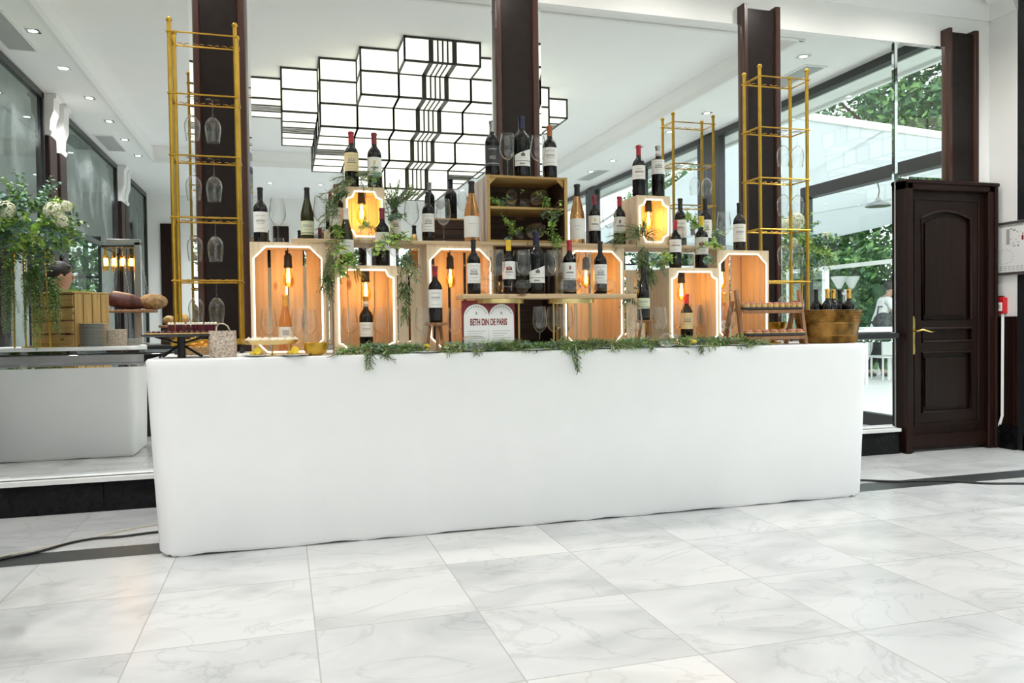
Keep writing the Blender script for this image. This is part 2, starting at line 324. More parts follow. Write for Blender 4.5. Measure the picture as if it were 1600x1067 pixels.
# moulded ribs on the soffit by the corner
t=MB()
for i,(a,b) in enumerate([((6.28,5.66),(5.75,5.30)),((6.28,5.66),(5.98,4.95)),((6.28,5.66),(6.22,4.9)),((5.75,5.30),(5.3,5.62)),((5.3,5.62),(4.8,5.30)),((4.8,5.30),(4.3,5.62)),((5.75,5.30),(5.98,4.95)),((4.8,5.3),(5.75,5.3))]):
    t.tube([(a[0],a[1],HS-.01),((a[0]+b[0])/2,(a[1]+b[1])/2,HS-.02),(b[0],b[1],HS-.01)],.05,6)
struct('trim_6',t,M['white'])
# room's far end: wall with tall dark-framed glass doors
gaps=[(-1.9,-.5),(.4,1.8),(2.6,4.0),(4.7,6.0)]
t=MB(); x=XL-.1
for a,b in gaps: t.box((x,YB-.2,0),(a,YB,HT)); t.box((a,YB-.2,3.2),(b,YB,HT)); x=b
t.box((x,YB-.2,0),(XR+.2,YB,HT)); struct('wall_back',t,M['plaster'],smooth=0)
for i,(a,b) in enumerate(gaps):
    f=MB(); w=.07
    for p,q in (((a,YB-.12,0),(a+w,YB-.02,3.2)),((b-w,YB-.12,0),(b,YB-.02,3.2)),((a,YB-.12,3.13),(b,YB-.02,3.2)),((a,YB-.12,0),(b,YB-.02,.12)),(((a+b)/2-.04,YB-.11,0),((a+b)/2+.04,YB-.03,3.2)),((a,YB-.11,2.3),(b,YB-.03,2.36))): f.box(p,q)
    o=struct('window_%d'%(i+1),f,M['frame'],smooth=0)
    g=MB().box((a+w,YB-.07,.12),(b-w,YB-.065,3.13)).build('glass_pane',M['pane'],o,smooth=0)
t=MB()
for a in (-2.35,.0,2.2,4.35): t.bbox((a-.17,YB,0),(a+.17,YB+.06,3.5),.008)
struct('trim_7',t,M['redbrown'])
# ---- glazed right wall: black frames, panes ----
def yr(yv): return 2*YM-yv
bays=[(6.05,10.6),(11.1,13.2),(13.3,15.5),(15.9,18.3)]   # distances as the mirrors show them
for i,(a,b) in enumerate(bays):
    ya,yb=yr(a),yr(b); f=MB(); w=.075
    for p,q in (((XR,yb,0),(XR+.1,yb+w,HS-.02)),((XR,ya-w,0),(XR+.1,ya,HS-.02)),((XR-.01,yb,HS-.11),(XR+.10,ya,HS-.02)),((XR,yb,0),(XR+.1,ya,.14))): f.box(p,q)
    if i<1: f.box((XR-.02,yr(8.55),2.76),(XR+.11,ya,2.90)); f.box((XR-.01,yr(8.58),0),(XR+.1,yr(8.48),2.9))
    if i in (2,): f.box((XR,yb,2.76),(XR+.1,ya,2.86))
    o=struct('window_%d'%(i+5),f,M['frame'],smooth=0)
    MB().box((XR+.045,yb+w,.14),(XR+.05,ya-w,HS-.11)).build('glass_pane',M['pane'],o,smooth=0)
t=MB()
for a,b in ((10.6,11.1),(15.5,15.9)): t.box((XR,yr(b),0),(XR+.15,yr(a),HS))
t.box((XR,yr(13.3),0),(XR+.1,yr(13.2),HS)); t.box((XR,5.45,0),(XR+.12,5.505,HS-.02))
struct('trim_8',t,M['frame'],smooth=0)
# solid corner left of first bay
# ---- left wall: tinted mirror panels in black frames, wood pilasters with white capitals ----
lp=[(5.8,10.87),(11.66,15.3),(16.0,18.4)]
for i,(a,b) in enumerate(lp):
    ya,yb=yr(a),yr(b); f=MB(); w=.06; x=XL
    for p,q in (((x-.03,yb,.1),(x+.03,yb+w,HS-.01)),((x-.03,ya-w,.1),(x+.03,ya,HS-.01)),((x-.03,yb,HS-.09),(x+.03,ya,HS-.01)),((x-.03,yb,0),(x+.03,ya,.2))): f.box(p,q)
    if i==1: f.box((x-.03,yb,2.55),(x+.03,ya,2.62))
    th=T('wall_mirror',['large dark tinted mirror panel on the left side wall nearest the bar','tinted mirror panel in black frame on the left side wall between wood pilasters','narrow farthest tinted mirror panel on the left side wall'][i],'mirror',(x,yb,0),'tinted mirror panels of the left side wall')
    th.p('frame',f,M['frame'],smooth=0); th.p('mirror_glass',MB().box((x-.03,yb+w,.2),(x+.0,ya-w,HS-.09)),M['tint'],smooth=0)
for i,(a,zt) in enumerate(((11.04,3.62),(11.5,3.5),(15.5,3.5),(15.86,3.5))):
    y=yr(a); th=T('pilaster',['dark wood pilaster on the left side wall, the nearest of those four','dark wood pilaster just behind the nearest one on the left side wall','dark wood pilaster with white capital far down the left side wall','farthest dark wood pilaster on the left side wall'][i],'pilaster',(XL,y,0),'pilasters of the left side wall')
    th.p('shaft',MB().bbox((XL-.03,y-.16,.0),(XL+.08,y+.16,zt),.01),M['redbrown'])
    c=MB(); c.prism([(XL-.03,zt),(XL+.085,zt),(XL+.10,zt+.05),(XL+.075,zt+.08),(XL+.085,zt+.2),(XL+.12,zt+.3),(XL+.13,HS-.06),(XL+.16,HS-.05),(XL+.16,HS-.005),(XL-.03,HS-.005)],y-.13,y+.13); th.p('capital',c,M['white'])
# ---- mirrors of the bar wall ----
def mir_panel(label,x0,x1,z0,z1,bev=.028):
    th=T('wall_mirror',label,'mirror',((x0+x1)/2,YM,z0),'bevelled mirrors behind the bar')
    y=YM+.0; b=bev
    c=MB(); c.box((x0+b,y,z0+b),(x1-b,y+.045,z1-b)); th.p('mirror_glass',c,M['mir'],smooth=0)
    e=MB(); d=.0035; i=[(x0+b,z0+b),(x1-b,z0+b),(x1-b,z1-b),(x0+b,z1-b)]; o=[(x0,z0),(x1,z0),(x1,z1),(x0,z1)]
    vs=[(p[0],y,p[1]) for p in i]+[(p[0],y+d,p[1]) for p in o]+[(p[0],y+.045,p[1]) for p in o]
    e.add(vs,[(k,(k+1)%4,4+(k+1)%4,4+k) for k in range(4)]+[(4+k,4+(k+1)%4,8+(k+1)%4,8+k) for k in range(4)]); th.p('bevelled_edge',e,M['bev'],smooth=0)
mir_panel('tall mirror left of the leftmost pilaster, showing the flowers and the man',XL+.03,-.55,1.05,3.80)
mir_panel('low mirror under the black ledge left of the white bar',XL+.03,-.45,.235,.985)
mir_panel('wide mirror behind the crates, reflecting most of the lantern chandelier',-.21,1.585,1.05,3.80)
mir_panel('mirror right of the centre pilaster, mostly reflecting plain ceiling',1.925,3.72,1.05,3.69)
mir_panel('tall mirror behind the right glass rack, reflecting marquee and trees',4.08,5.285,1.09,3.69)
mir_panel('low mirror between the bar end and the brown door',4.08,5.285,.235,1.035)
mir_panel('small mirror above the brown door reflecting green tree tops',5.292,5.85,2.465,3.69)
# polished black ledge between upper and lower mirrors
t=MB(); t.bbox((XL,5.655,.990),(-.55,5.80,1.045),.004); struct('trim_9',t,M['ledge'])
t=MB(); t.bbox((4.08,5.70,1.038),(5.29,5.80,1.085),.004); struct('trim_10',t,M['frame'])
# ---- pilasters between the mirrors ----
pl=[(-.55,-.21,3.85,'dark wood pilaster behind the left gold glass rack'),(1.585,1.925,3.85,'dark wood pilaster in the centre of the mirror wall'),(3.72,4.08,3.85,'dark wood pilaster behind the right gold glass rack'),(5.85,6.20,3.85,'short dark wood pilaster standing above the brown door')]
for i,(a,b,z,lab) in enumerate(pl):
    z0=2.45 if i==3 else .228
    th=T('pilaster',lab,'pilaster',((a+b)/2,5.8,z0),'pilasters of the mirror wall')
    th.p('panel',MB().box((a+.03,5.725,z0),(b-.03,5.80,z-.03)),M['pilwood'],smooth=0)
    e=MB()
    for xa,xb in ((a,a+.045),(b-.055,b)):
        e.prism([(xa,5.80),(xa,5.715),(xa+.008,5.703),(xb-.008,5.703),(xb,5.715),(xb,5.80)],z0,z,plane='xy')
    th.p('edge_moulding',e,M['piledge'])
# ---- door ----
DX0,DX1,DZ=5.336,6.36,2.447
d=MB()
for p,q in (((DX0,5.66,0),(DX0+.075,5.80,DZ)),((DX1-.095,5.66,0),(DX1,5.80,DZ)),((DX0,5.66,DZ-.085),(DX1,5.80,DZ))): d.bbox(p,q,.01)
d.bbox((DX0-.0,5.645,DZ-.03),(DX1+.02,5.80,DZ+.005),.006); d.bbox((DX1-.035,5.64,0),(DX1,5.70,DZ-.02),.01)
door=struct('door_1',d,M['redbrown'])
a,b=DX0+.075,DX1-.095; cx=(a+b)/2
def arch(x0,x1,z0,z1,rise,n=10): 
    pts=[(x0,z0),(x1,z0),(x1,z1)]
    for i in range(1,n): u=i/n; x=x1+(x0-x1)*u; pts.append((x,z1+rise*(1-(2*u-1)**2)))
    pts.append((x0,z1)); return pts
ho=[arch(a+.14,b-.16,1.20,2.12,.07),[(a+.14,1.00),(b-.16,1.00),(b-.16,1.12),(a+.14,1.12)],[(a+.14,.36),(b-.16,.36),(b-.16,.90),(a+.14,.90)]]
q=MB(); q.prism([(a,.02),(b,.02),(b,DZ-.085),(a,DZ-.085)],5.715,5.76,holes=ho); q.build('door_leaf',M['doorwood'],door,normals=True)
q=MB()
q.box((a+.13,5.738,.35),(b-.15,5.755,2.2))
for h in ho:
    xs=[p[0] for p in h]; zs=[p[1] for p in h]; mx=(min(xs)+max(xs))/2; mz=(min(zs)+max(zs))/2
    ins=[(p[0]+(.045 if p[0]<mx-.02 else (-.045 if p[0]>mx+.02 else 0)),p[1]+(.045 if p[1]<mz else -.045)) for p in h]
    if max(zs)-min(zs)>.2: q.prism(ins,5.722,5.74)
q.build('door_panel',M['doorwood'],door,normals=True)
q=MB()
for h in ho: q.tube([(p[0],5.712,p[1]) for p in h],.013,6,closed=True)
q.box((a,5.70,.05),(b,5.716,.16)); q.box((a+.05,5.705,.24),(b-.06,5.716,.26)); q.tube([(a+.06,5.713,.26),(a+.06,5.713,2.28),(b-.07,5.713,2.28),(b-.07,5.713,.26)],.008,6,closed=True)
q.build('panel_moulding',M['redbrown'],door,normals=True)
q=MB(); hx=a+.03; q.prism([(hx-.018,.89),(hx+.018,.89),(hx+.022,.93),(hx+.016,1.0),(hx+.022,1.1),(hx+.02,1.2),(hx+.01,1.235),(hx-.01,1.235),(hx-.02,1.2),(hx-.022,1.1),(hx-.016,1.0),(hx-.022,.93)],5.70,5.712)
q.tube([(hx,5.70,1.10),(hx,5.65,1.10)],.009); q.tube([(hx,5.655,1.10),(hx+.05,5.645,1.112),(hx+.11,5.645,1.10),(hx+.16,5.65,1.088),(hx+.185,5.655,1.094)],[.009,.010,.009,.007,.006])
q.build('door_handle',M['brass'],door,normals=True)
# plan, alarm, cable duct on the right pier
def text_mesh(s,size,mat,name,parent,loc,rot,ext=.0006,sx=1.0,bold=0):
    c=bpy.data.curves.new(name,'FONT'); c.body=s; c.size=size; c.extrude=ext; c.offset=bold; c.align_x='CENTER'; c.align_y='CENTER'
    o=bpy.data.objects.new(name,c); COL.objects.link(o); dg=bpy.context.evaluated_depsgraph_get()
    me=bpy.data.meshes.new_from_object(o.evaluated_get(dg)); COL.objects.unlink(o); bpy.data.objects.remove(o)
    me.materials.clear(); me.materials.append(mat); me.name=name
    n=bpy.data.objects.new(name,me); COL.objects.link(n); n.parent=parent; n.location=loc; n.rotation_euler=rot; n.scale=(sx,1,1)
    return n
x=XR; y0,y1,z0,z1=5.36,5.765,1.60,2.09
th=T('evacuation_plan','framed evacuation plan in a silver frame on the pier right of the door','plan sign',(x,(y0+y1)/2,z0))
f=MB()
for p,q2 in (((x-.022,y0,z0),(x,y1,z0+.028)),((x-.022,y0,z1-.028),(x,y1,z1)),((x-.022,y0,z0),(x,y0+.014,z1)),((x-.022,y1-.014,z0),(x,y1,z1))): f.bbox(p,q2,.004)
th.p('frame',f,M['csil']); th.p('plan_sheet',MB().box((x-.012,y0+.01,z0+.02),(x-.002,y1-.01,z1-.02)),M['white'],smooth=0)
q=MB(); ym=(y0+y1)/2; rr=random.Random(3)
cen=(ym+.06,z0+.17)
for k in range(14):
    an=k/14*2*PI; q.box((x-.0128,cen[0]+.085*math.cos(an)-.006,cen[1]+.065*math.sin(an)-.003),(x-.0118,cen[0]+.085*math.cos(an)+.006,cen[1]+.065*math.sin(an)+.003))
for k in range(22): yy=ym-.05+rr.uniform(-.07,.05); zz=z0+.25+rr.uniform(0,.17); q.box((x-.0128,yy,zz),(x-.0118,yy+rr.uniform(.004,.02),zz+rr.uniform(.003,.012)))
for k in range(24): yy=ym-.17+(k%8)*.042; zz=z0+.045+(k//8)*.016; q.box((x-.0128,yy,zz),(x-.0118,yy+.03,zz+.005))
q.box((x-.0128,ym+.01,z0+.28),(x-.0118,ym+.045,z0+.42))
th.p('plan_drawing',q,M['midink'],smooth=0)
q=MB(); q.box((x-.0128,ym-.13,z0+.31),(x-.0118,ym-.11,z0+.35)); q.box((x-.0128,ym-.125,z0+.35),(x-.0118,ym-.118,z0+.38)); th.p('red_marks',q,M['redink'],smooth=0)
n=text_mesh("PLAN D'EVACUATION",.024,M['leafd'],'title',th.o,(-.0125,-.005,z1-z0-.04),(PI/2,0,-PI/2))
th=T('fire_alarm','small red fire alarm call point on the wall right of the door','fire alarm',(x,5.65,1.25))
f=MB().bbox((x-.05,5.60,1.245),(x,5.70,1.40),.008); th.p('housing',f,M['red']); th.p('clear_cover',MB().bbox((x-.058,5.615,1.27),(x-.048,5.685,1.35),.004),M['white'])
th.p('marking',MB().box((x-.060,5.63,1.30),(x-.0575,5.67,1.306)).box((x-.060,5.63,1.318),(x-.0575,5.67,1.326)).box((x-.060,5.648,1.285),(x-.0575,5.653,1.34)),M['ink'],smooth=0); th.p('knob',MB().bbox((x-.045,5.625,1.40),(x-.01,5.675,1.412),.004),M['cblk'])
t=MB(); t.tube([(x-.022,5.635,1.245),(x-.022,5.64,.30),(x-.03,5.66,.22),(x-.055,5.672,.20),(x-.057,5.675,.003)],.016,4); tag(struct('cable_duct',t,M['white']),'white cable duct running down from the red fire alarm to the floor','cable duct')
bpy.data.objects['cable_duct'].pop('kind',None) if 'kind' in bpy.data.objects['cable_duct'] else None
# ---- downlights and vents ----
dlp=MB(); 
proto=T('downlight','','downlight',(0,0,0))
q=MB(); s=.062
q.prism([(-s,-s),(s,-s),(s,s),(-s,s)],-.006,.0,plane='xy',holes=[[(.042*math.cos(k*PI/8),.042*math.sin(k*PI/8)) for k in range(16)]]); proto.p('trim_ring',q,M['chrome'])
proto.p('lamp_lens',MB().lathe([(0,-.004),(.03,-.004),(.042,-.001),(.042,.0),(0,.0)],n=16),M['glow'])
def nth(i): return ['first','second','third','fourth','fifth','sixth','seventh','eighth','ninth'][i]
dls=[]
for i,yv in enumerate([7.43,8.68,9.82,11.0,12.16,13.28,14.45]): dls.append((-2.29,yr(yv),'recessed downlight in the left soffit, %s from the bar wall'%nth(i),'downlights of the left soffit'))
for i,yv in enumerate([7.43,8.6,9.77,10.88,11.95,13.03,14.06]): dls.append((5.77 if i else 5.60,yr(yv),'recessed downlight in the right soffit, %s from the bar wall'%nth(i),'downlights of the right soffit'))
for i,xx in enumerate([-1.2,-.2,.8,1.8,2.8,3.8]): dls.append((xx,yr(16.6),'recessed downlight in the far soffit, %s from the left wall'%nth(i),'downlights of the far soffit'))
for i,xx in enumerate([-1.9,-.7,.5,1.7,2.9,4.1,5.25]): dls.append((xx,5.05,'recessed downlight above the bar, %s from the left wall'%nth(i),'downlights over the bar'))
ld=bpy.data.lights.new('downlight_beam','SPOT'); ld.energy=SPOT_W; ld.spot_size=R(140); ld.spot_blend=.6; ld.shadow_soft_size=.05; ld.color=(.99,.99,1)
ld2=bpy.data.lights.new('bar_downlight_beam','SPOT'); ld2.energy=SPOT_W*.34; ld2.spot_size=R(158); ld2.spot_blend=.6; ld2.shadow_soft_size=.05; ld2.color=(1,.94,.88)
for k,(xx,yy,lab,g) in enumerate(dls):
    o=place(proto.o,(xx,yy,HS),0,lab,g)
for o in [o for o in list(COL.objects) if o.type=='EMPTY' and o.name.startswith('downlight')]:
    l=bpy.data.objects.new('lamp_beam',ld2 if 'above the bar' in o['label'] else ld); COL.objects.link(l); l.parent=o; l.location=(0,0,-.012)
vp=T('ceiling_vent','','vent',(0,0,0))
q=MB(); q.prism([(-.15,-.55),(.15,-.55),(.15,.55),(-.15,.55)],-.012,0,plane='xy',holes=[[(-.125,-.525),(.125,-.525),(.125,.525),(-.125,.525)]]); vp.p('frame',q,M['white'])
q=MB()
for k in range(42): q.box((-.125,-.52+k*.025,-.009),(.125,-.508+k*.025,-.004))
vp.p('grille',q,M['grille'],smooth=0)
for (xx,yv,lab) in ((-2.55,8.75,'long ceiling vent in the left soffit nearest the bar'),(-2.55,13.6,'ceiling vent in the left soffit further down the room'),(5.95,8.2,'long ceiling vent in the right soffit near the bar'),(5.95,14.4,'ceiling vent in the right soffit at the far end')): place(vp.o,(xx,yr(yv),HS),0,lab,'vents of the soffit')
# ================= LANTERN CHANDELIER =================
k=1.05; mx,my,mz=.436,.467,.272; cw,rw=.86,.92; cX=1.775; cY=yr(10.96)
def colx(c): return (cX-cw/2,cX+cw/2) if c==0 else ((cX+cw/2+(c-1)*mx,cX+cw/2+c*mx) if c>0 else (cX-cw/2+c*mx,cX-cw/2+(c+1)*mx))
def rowy(r): 
    d=r-4
    return (cY-rw/2,cY+rw/2) if d==0 else ((cY-rw/2-d*my,cY-rw/2-(d-1)*my) if d>0 else (cY+rw/2-(d+1)*my,cY+rw/2-d*my))
th=T('lantern_chandelier','large stepped chandelier of frosted square lanterns in dark frames, seen in the mirror','chandelier',(cX,cY,HT))
def hh(c,r): return min(r+1,9-r,5-abs(c)) if (0<=r<=8 and abs(c)<=min(r,8-r)) else 0
fr=.011
for r in range(9):
    for c in range(-4,5):
        h=hh(c,r)
        if not h: continue
        x0,x1=colx(c); y0,y1=rowy(r); zb=HT-h*mz
        g=MB(); g.box((x0+.004,y0+.004,zb),(x1-.004,y1-.004,HT-.001)); lan=th.p('lantern',g,M['chand'],smooth=0)
        f=MB()
        for xa in (x0,x1):
            for ya in (y0,y1): 
                f.box((xa-fr,ya-fr,zb-fr),(xa+fr,ya+fr,HT))
        for l in range(0,h+1):
            z=HT-l*mz-(.012 if l==0 else 0); 
            for ya in (y0,y1): f.box((x0,ya-fr,z-fr),(x1,ya+fr,z+fr))
            for xa in (x0,x1): f.box((xa-fr,y0,z-fr),(xa+fr,y1,z+fr))
        S5=[(.315,.375),(.425,.445),(.49,.51),(.555,.575),(.625,.685)]
        if c==0:
            for u,v in S5:
                a,b=x0+u*cw,x0+v*cw
                for ya,yb in ((y0-.008,y0+.004),(y1-.004,y1+.008)): f.box((a,ya,zb),(b,yb,HT))
                f.box((a,y0,zb-.008),(b,y1,zb+.004))
        if r==4:
            for u,v in S5:
                a,b=y0+u*rw,y0+v*rw
                for xa,xb in ((x0-.008,x0+.004),(x1-.004,x1+.008)): f.box((xa,a,zb),(xb,b,HT))
                if c!=0: f.box((x0,a,zb-.008),(x1,b,zb+.004))
        o=f.build('frame',M['chframe'],lan,th.loc,smooth=0)
# ================= OUTSIDE =================
def canvasmat():
    m,N,L,B=newmat('translucent_canvas'); N.remove(B); out=[k for k in N if k.type=='OUTPUT_MATERIAL'][0]
    d=N.new('ShaderNodeBsdfDiffuse'); d.inputs[0].default_value=(.80,.82,.83,1); t=N.new('ShaderNodeBsdfTranslucent'); t.inputs[0].default_value=(.80,.83,.85,1)
    mx=N.new('ShaderNodeMixShader'); mx.inputs[0].default_value=.6; L.new(d.outputs[0],mx.inputs[1]); L.new(t.outputs[0],mx.inputs[2]); L.new(mx.outputs[0],out.inputs[0]); return m
M['canvas']=canvasmat()
t=MB(); t.box((XR+.08,-34,-.3),(34,30,-.03)); t.box((-14,-34,-.3),(XR+.08,YB-.1,-.03)); tag(struct('lawn',t,M['grass'],smooth=0),'green lawn beyond the terrace','grass'); bpy.data.objects['lawn']['kind']='stuff'
t=MB(); t.box((XR+.09,-16,-.06),(13.8,9,-.004)); t.box((-6,-12.5,-.06),(XR+.09,YB-.1,-.004)); struct('terrace_floor',t,M['terrace'],smooth=0)
# added white slab standing in for the soffit's reflection in the glazing
t=MB(); t.box((XR+.2,-8,4.06),(XR+.55,5.7,4.16)); t.box((XR+.5,-8,4.02),(XR+.56,5.7,4.2)); struct('trim_11',t,M['white'],smooth=0)
def trunk_crown(name,label,cat,loc,h,rad,n,mat,group,seed,trunk=.35,leaf=.25,flat=1.0):
    rr=random.Random(seed); th=T(name,label,cat,loc,group); x,y,z=loc
    s=MB(); zt=h*trunk; s.tube([(x,y,z),(x+.05,y,z+zt*.5),(x-.04,y+.05,z+h*.8)],[rad*.09,rad*.07,rad*.02],8)
    for k in range(7):
        a=k*2.4; s.tube([(x,y,z+zt+k*.08*h),(x+math.cos(a)*rad*.4,y+math.sin(a)*rad*.4,z+zt+(k*.08+.1)*h),(x+math.cos(a)*rad*.75,y+math.sin(a)*rad*.75,z+zt+(k*.08+.18)*h)],[rad*.04,rad*.025,rad*.01],5)
    th.p('trunk',s,M['trunk'])
    cl=[(Vector((rr.uniform(-1,1)*rad*.7,rr.uniform(-1,1)*rad*.7*flat,zt+(h-zt)*rr.uniform(.05,.95))),rad*rr.uniform(.25,.45)) for _ in range(26)]
    m=MB(); V0=[];F0=[];MI=[]
    for k in range(n):
        c,r=cl[k%26]; d=Vector((rr.gauss(0,1),rr.gauss(0,1),rr.gauss(0,1))).normalized(); p=Vector((x,y,z))+c+d*r*rr.uniform(.6,1.1)
        a=Vector((rr.gauss(0,1),rr.gauss(0,1),rr.gauss(0,.6))).normalized(); b=a.cross(d)
        if b.length<.01: continue
        b.normalize(); l=leaf*rr.uniform(.6,1.3); w=l*.5; o=len(V0)
        V0+=[p-a*l/2,p+b*w/2+d*.02,p+a*l/2,p-b*w/2+d*.02]; F0.append((o,o+1,o+2,o+3)); MI.append(0 if rr.random()<.62 else 1)
    m.v=V0; m.f=F0; m.mi=MI
    th.p('foliage',m,[M['tree1'],M['tree2']],smooth=0,normals=False)
tl=[(19,-8.5,11.5,3.6,'tall dark conifer-like tree above the marquee, centre of the right mirror'),(19.5,-3.5,12,3.6,'tall broad tree over the marquee at the right mirror edge'),(18.5,1.5,10,3.2,'leafy tree beyond the terrace nearest the bar wall side'),(20,-13.5,10,3.4,'leafy tree left of the tallest tree beyond the marquee'),(22,-19,9.5,3.4,'mid-distance tree past the lantern reflection'),(19,-24,9,3.2,'farthest tree along the glazed side'),(15.2,-16,6,2.2,'low round tree behind the far canopy post'),(17,5.5,9,3,'tree beside the marquee end nearest the door')]
for i,(x,y,h,r_,lab) in enumerate(tl): trunk_crown('garden_tree',lab,'tree',(x,y,-.03),h,r_*.9,13000,None,'trees of the garden',i+1,.2)
for i,(x,lab) in enumerate(((-4,'tree outside the far end glass doors, leftmost'),(1,'tree outside the far end glass doors, in the middle'),(6,'tree outside the far end glass doors, rightmost'))): trunk_crown('garden_tree',lab,'tree',(x,-19,-.03),7,2.4,3000,None,'trees of the garden',i+31,.2)
for i,(y,lab) in enumerate(((-11,'clipped green hedge behind the white tables'),(-2.0,'clipped green hedge nearer the bar wall side'),(-20,'clipped green hedge at the far side of the lawn'))):
    rr=random.Random(90+i); m=MB(); V0=[];F0=[];MI=[]
    for k in range(13000):
        p=Vector((16.6+rr.uniform(-.6,.6),y+rr.uniform(-4,4),rr.uniform(0,3.3))); a=Vector((rr.gauss(0,1),rr.gauss(0,1),rr.gauss(0,1))).normalized(); b=a.orthogonal().normalized(); l=rr.uniform(.12,.28); o=len(V0)
        V0+=[p-a*l/2,p+b*l*.22,p+a*l/2,p-b*l*.22]; F0.append((o,o+1,o+2,o+3)); MI.append(0 if rr.random()<.55 else 1)
    m.v=V0;m.f=F0;m.mi=MI; th=T('hedge',lab,'hedge',(16.6,y,-.03),'hedges beyond the lawn'); th.p('foliage',m,[M['tree1'],M['tree2']],smooth=0,normals=False); th.p('stems',MB().box((16.3,y-4,-.03),(16.9,y+4,2.2)),M['tree1'],smooth=0)
# marquee
za=onY(1217,176,11).z; zb=onY(1475,212,11).z; zc=onY(1350,385,20).z
ax0=7.6; ax1=14.5; ya=yr(11); yc=yr(20)
th=T('marquee','white canvas marquee over the terrace, reflected in the right mirror','marquee',(11,(ya+yc)/2,0))
g=MB()
def cz(x,u): zn=za+(zb-za)*(x-7.79)/(11.1-7.79); return zn+(zc-zn)*u
n=8; vs=[];fs=[]
for i in range(n+1):
    for j in range(n+1):
        x=ax0+(ax1-ax0)*i/n; u=j/n; sag=-.25*math.sin(PI*u)-.06*math.sin(PI*((i*2)%n)/n); vs.append((x,ya+(yc-ya)*u,cz(x,u)+sag))
for i in range(n):
    for j in range(n): a=i*(n+1)+j; fs.append((a,a+1,a+n+2,a+n+1))
k2=len(vs); vs+=[(v[0],v[1],v[2]+.012) for v in vs]; fs+=[tuple(q+k2 for q in reversed(f)) for f in fs]
g.add(vs,fs); th.p('canopy',g,M['canvas'],smooth=60,normals=False)
f=MB()
f.tube([(ax0,ya,cz(ax0,0)),(ax1,ya,cz(ax1,0))],.07,6); f.tube([(ax0,yc,cz(ax0,1)),(ax1,yc,cz(ax1,1))],.09,6)
for x in (ax0,9.9,12.2,ax1): f.tube([(x,ya,cz(x,0)-.03),(x,yc,cz(x,1)-.03)],.03,6)
f.tube([(ax0,ya,cz(ax0,0)-.1),(ax1,yc,cz(ax1,1)-.35)],.035,6); f.tube([(ax1,ya,cz(ax1,0)-.1),(ax0+1,yc,cz(ax0,1)-.3)],.03,6)
f.box((ax0,yc-.03,cz(ax0,1)-.30),(ax1,yc+.03,cz(ax1,1)-.05)); th.p('beam',f,M['white'])
for x in (ax0,ax1):
    for y,u in ((ya,0),(yc,1)): th.p('post',MB().tube([(x,y,-.01),(x,y,cz(x,u))],.05,8),M['white'])
# second awning, farther along
th=T('awning','smaller white awning further along the terrace','awning',(10,-12,0))
g=MB(); g.box((7.4,-17,2.95),(12.5,-10.2,3.0)); th.p('canopy',g,M['canvas'],smooth=0)
f=MB()
for x in (7.4,12.45): f.tube([(x,-17,2.93),(x,-10.2,2.93)],.05,6)
f.box((7.4,-10.25,2.7),(12.5,-10.2,3.0)); th.p('beam',f,M['white'])
for x in (7.5,12.4):
    for y in (-16.9,-10.3): th.p('post',MB().tube([(x,y,-.01),(x,y,2.95)],.05,8),M['white'])
# pendant lamp under the marquee
p=VP(1372,322,12.5); th=T('pendant_lamp','round dish pendant lamp hanging under the marquee','lamp',(p.x,p.y,p.z))
th.p('shade',MB().lathe([(0,.16),(.04,.155),(.06,.10),(.2,.05),(.24,.0),(.22,-.01),(0,.03)],p,20),M['csil']); th.p('cord',MB().tube([p+Vector((0,0,.15)),p+Vector((.03,0,.3)),p+Vector((-.02,0,.5)),p+Vector((0,0,.75))],.012,6),M['black'])
# white rail along the terrace
X=8.6; z1=onX(1300,418,X).z; th=T('railing','white tubular railing beyond the glass, seen in the right mirror','railing',(X,0,0)); f=MB(); f.box((X-.03,-6.5,z1-.03),(X+.03,3.6,z1+.03)); th.p('handrail',f,M['white'],smooth=0)
for yy in (onX(1290,430,X).y,14.5,17.4): 
    y=yr(yy); th.p('post',MB().box((X-.04,y-.04,-.005),(X+.04,y+.04,z1)),M['white'],smooth=0)
# twin garden lamp
p=VP(1321,452,15.0); th=T('garden_lamp','grey twin-headed garden lamp post in front of the green trees','lamp',(p.x,p.y,-.005))
f=MB(); f.tube([(p.x,p.y,-.005),(p.x,p.y,p.z)],.04,8); th.p('pole',f,M['chrome'])
for s in (-1,1):
    q=(p.x+s*.17,p.y+.0,p.z+.02); th.p('arm',MB().tube([p+Vector((0,0,-.15)),p+Vector((s*.1,0,-.08)),Vector(q)],.02,6),M['chrome']); th.p('lamp_shade',MB().lathe([(0,0),(.05,0),(.19,.27),(.17,.27),(0,.06)],q,14),M['white'])
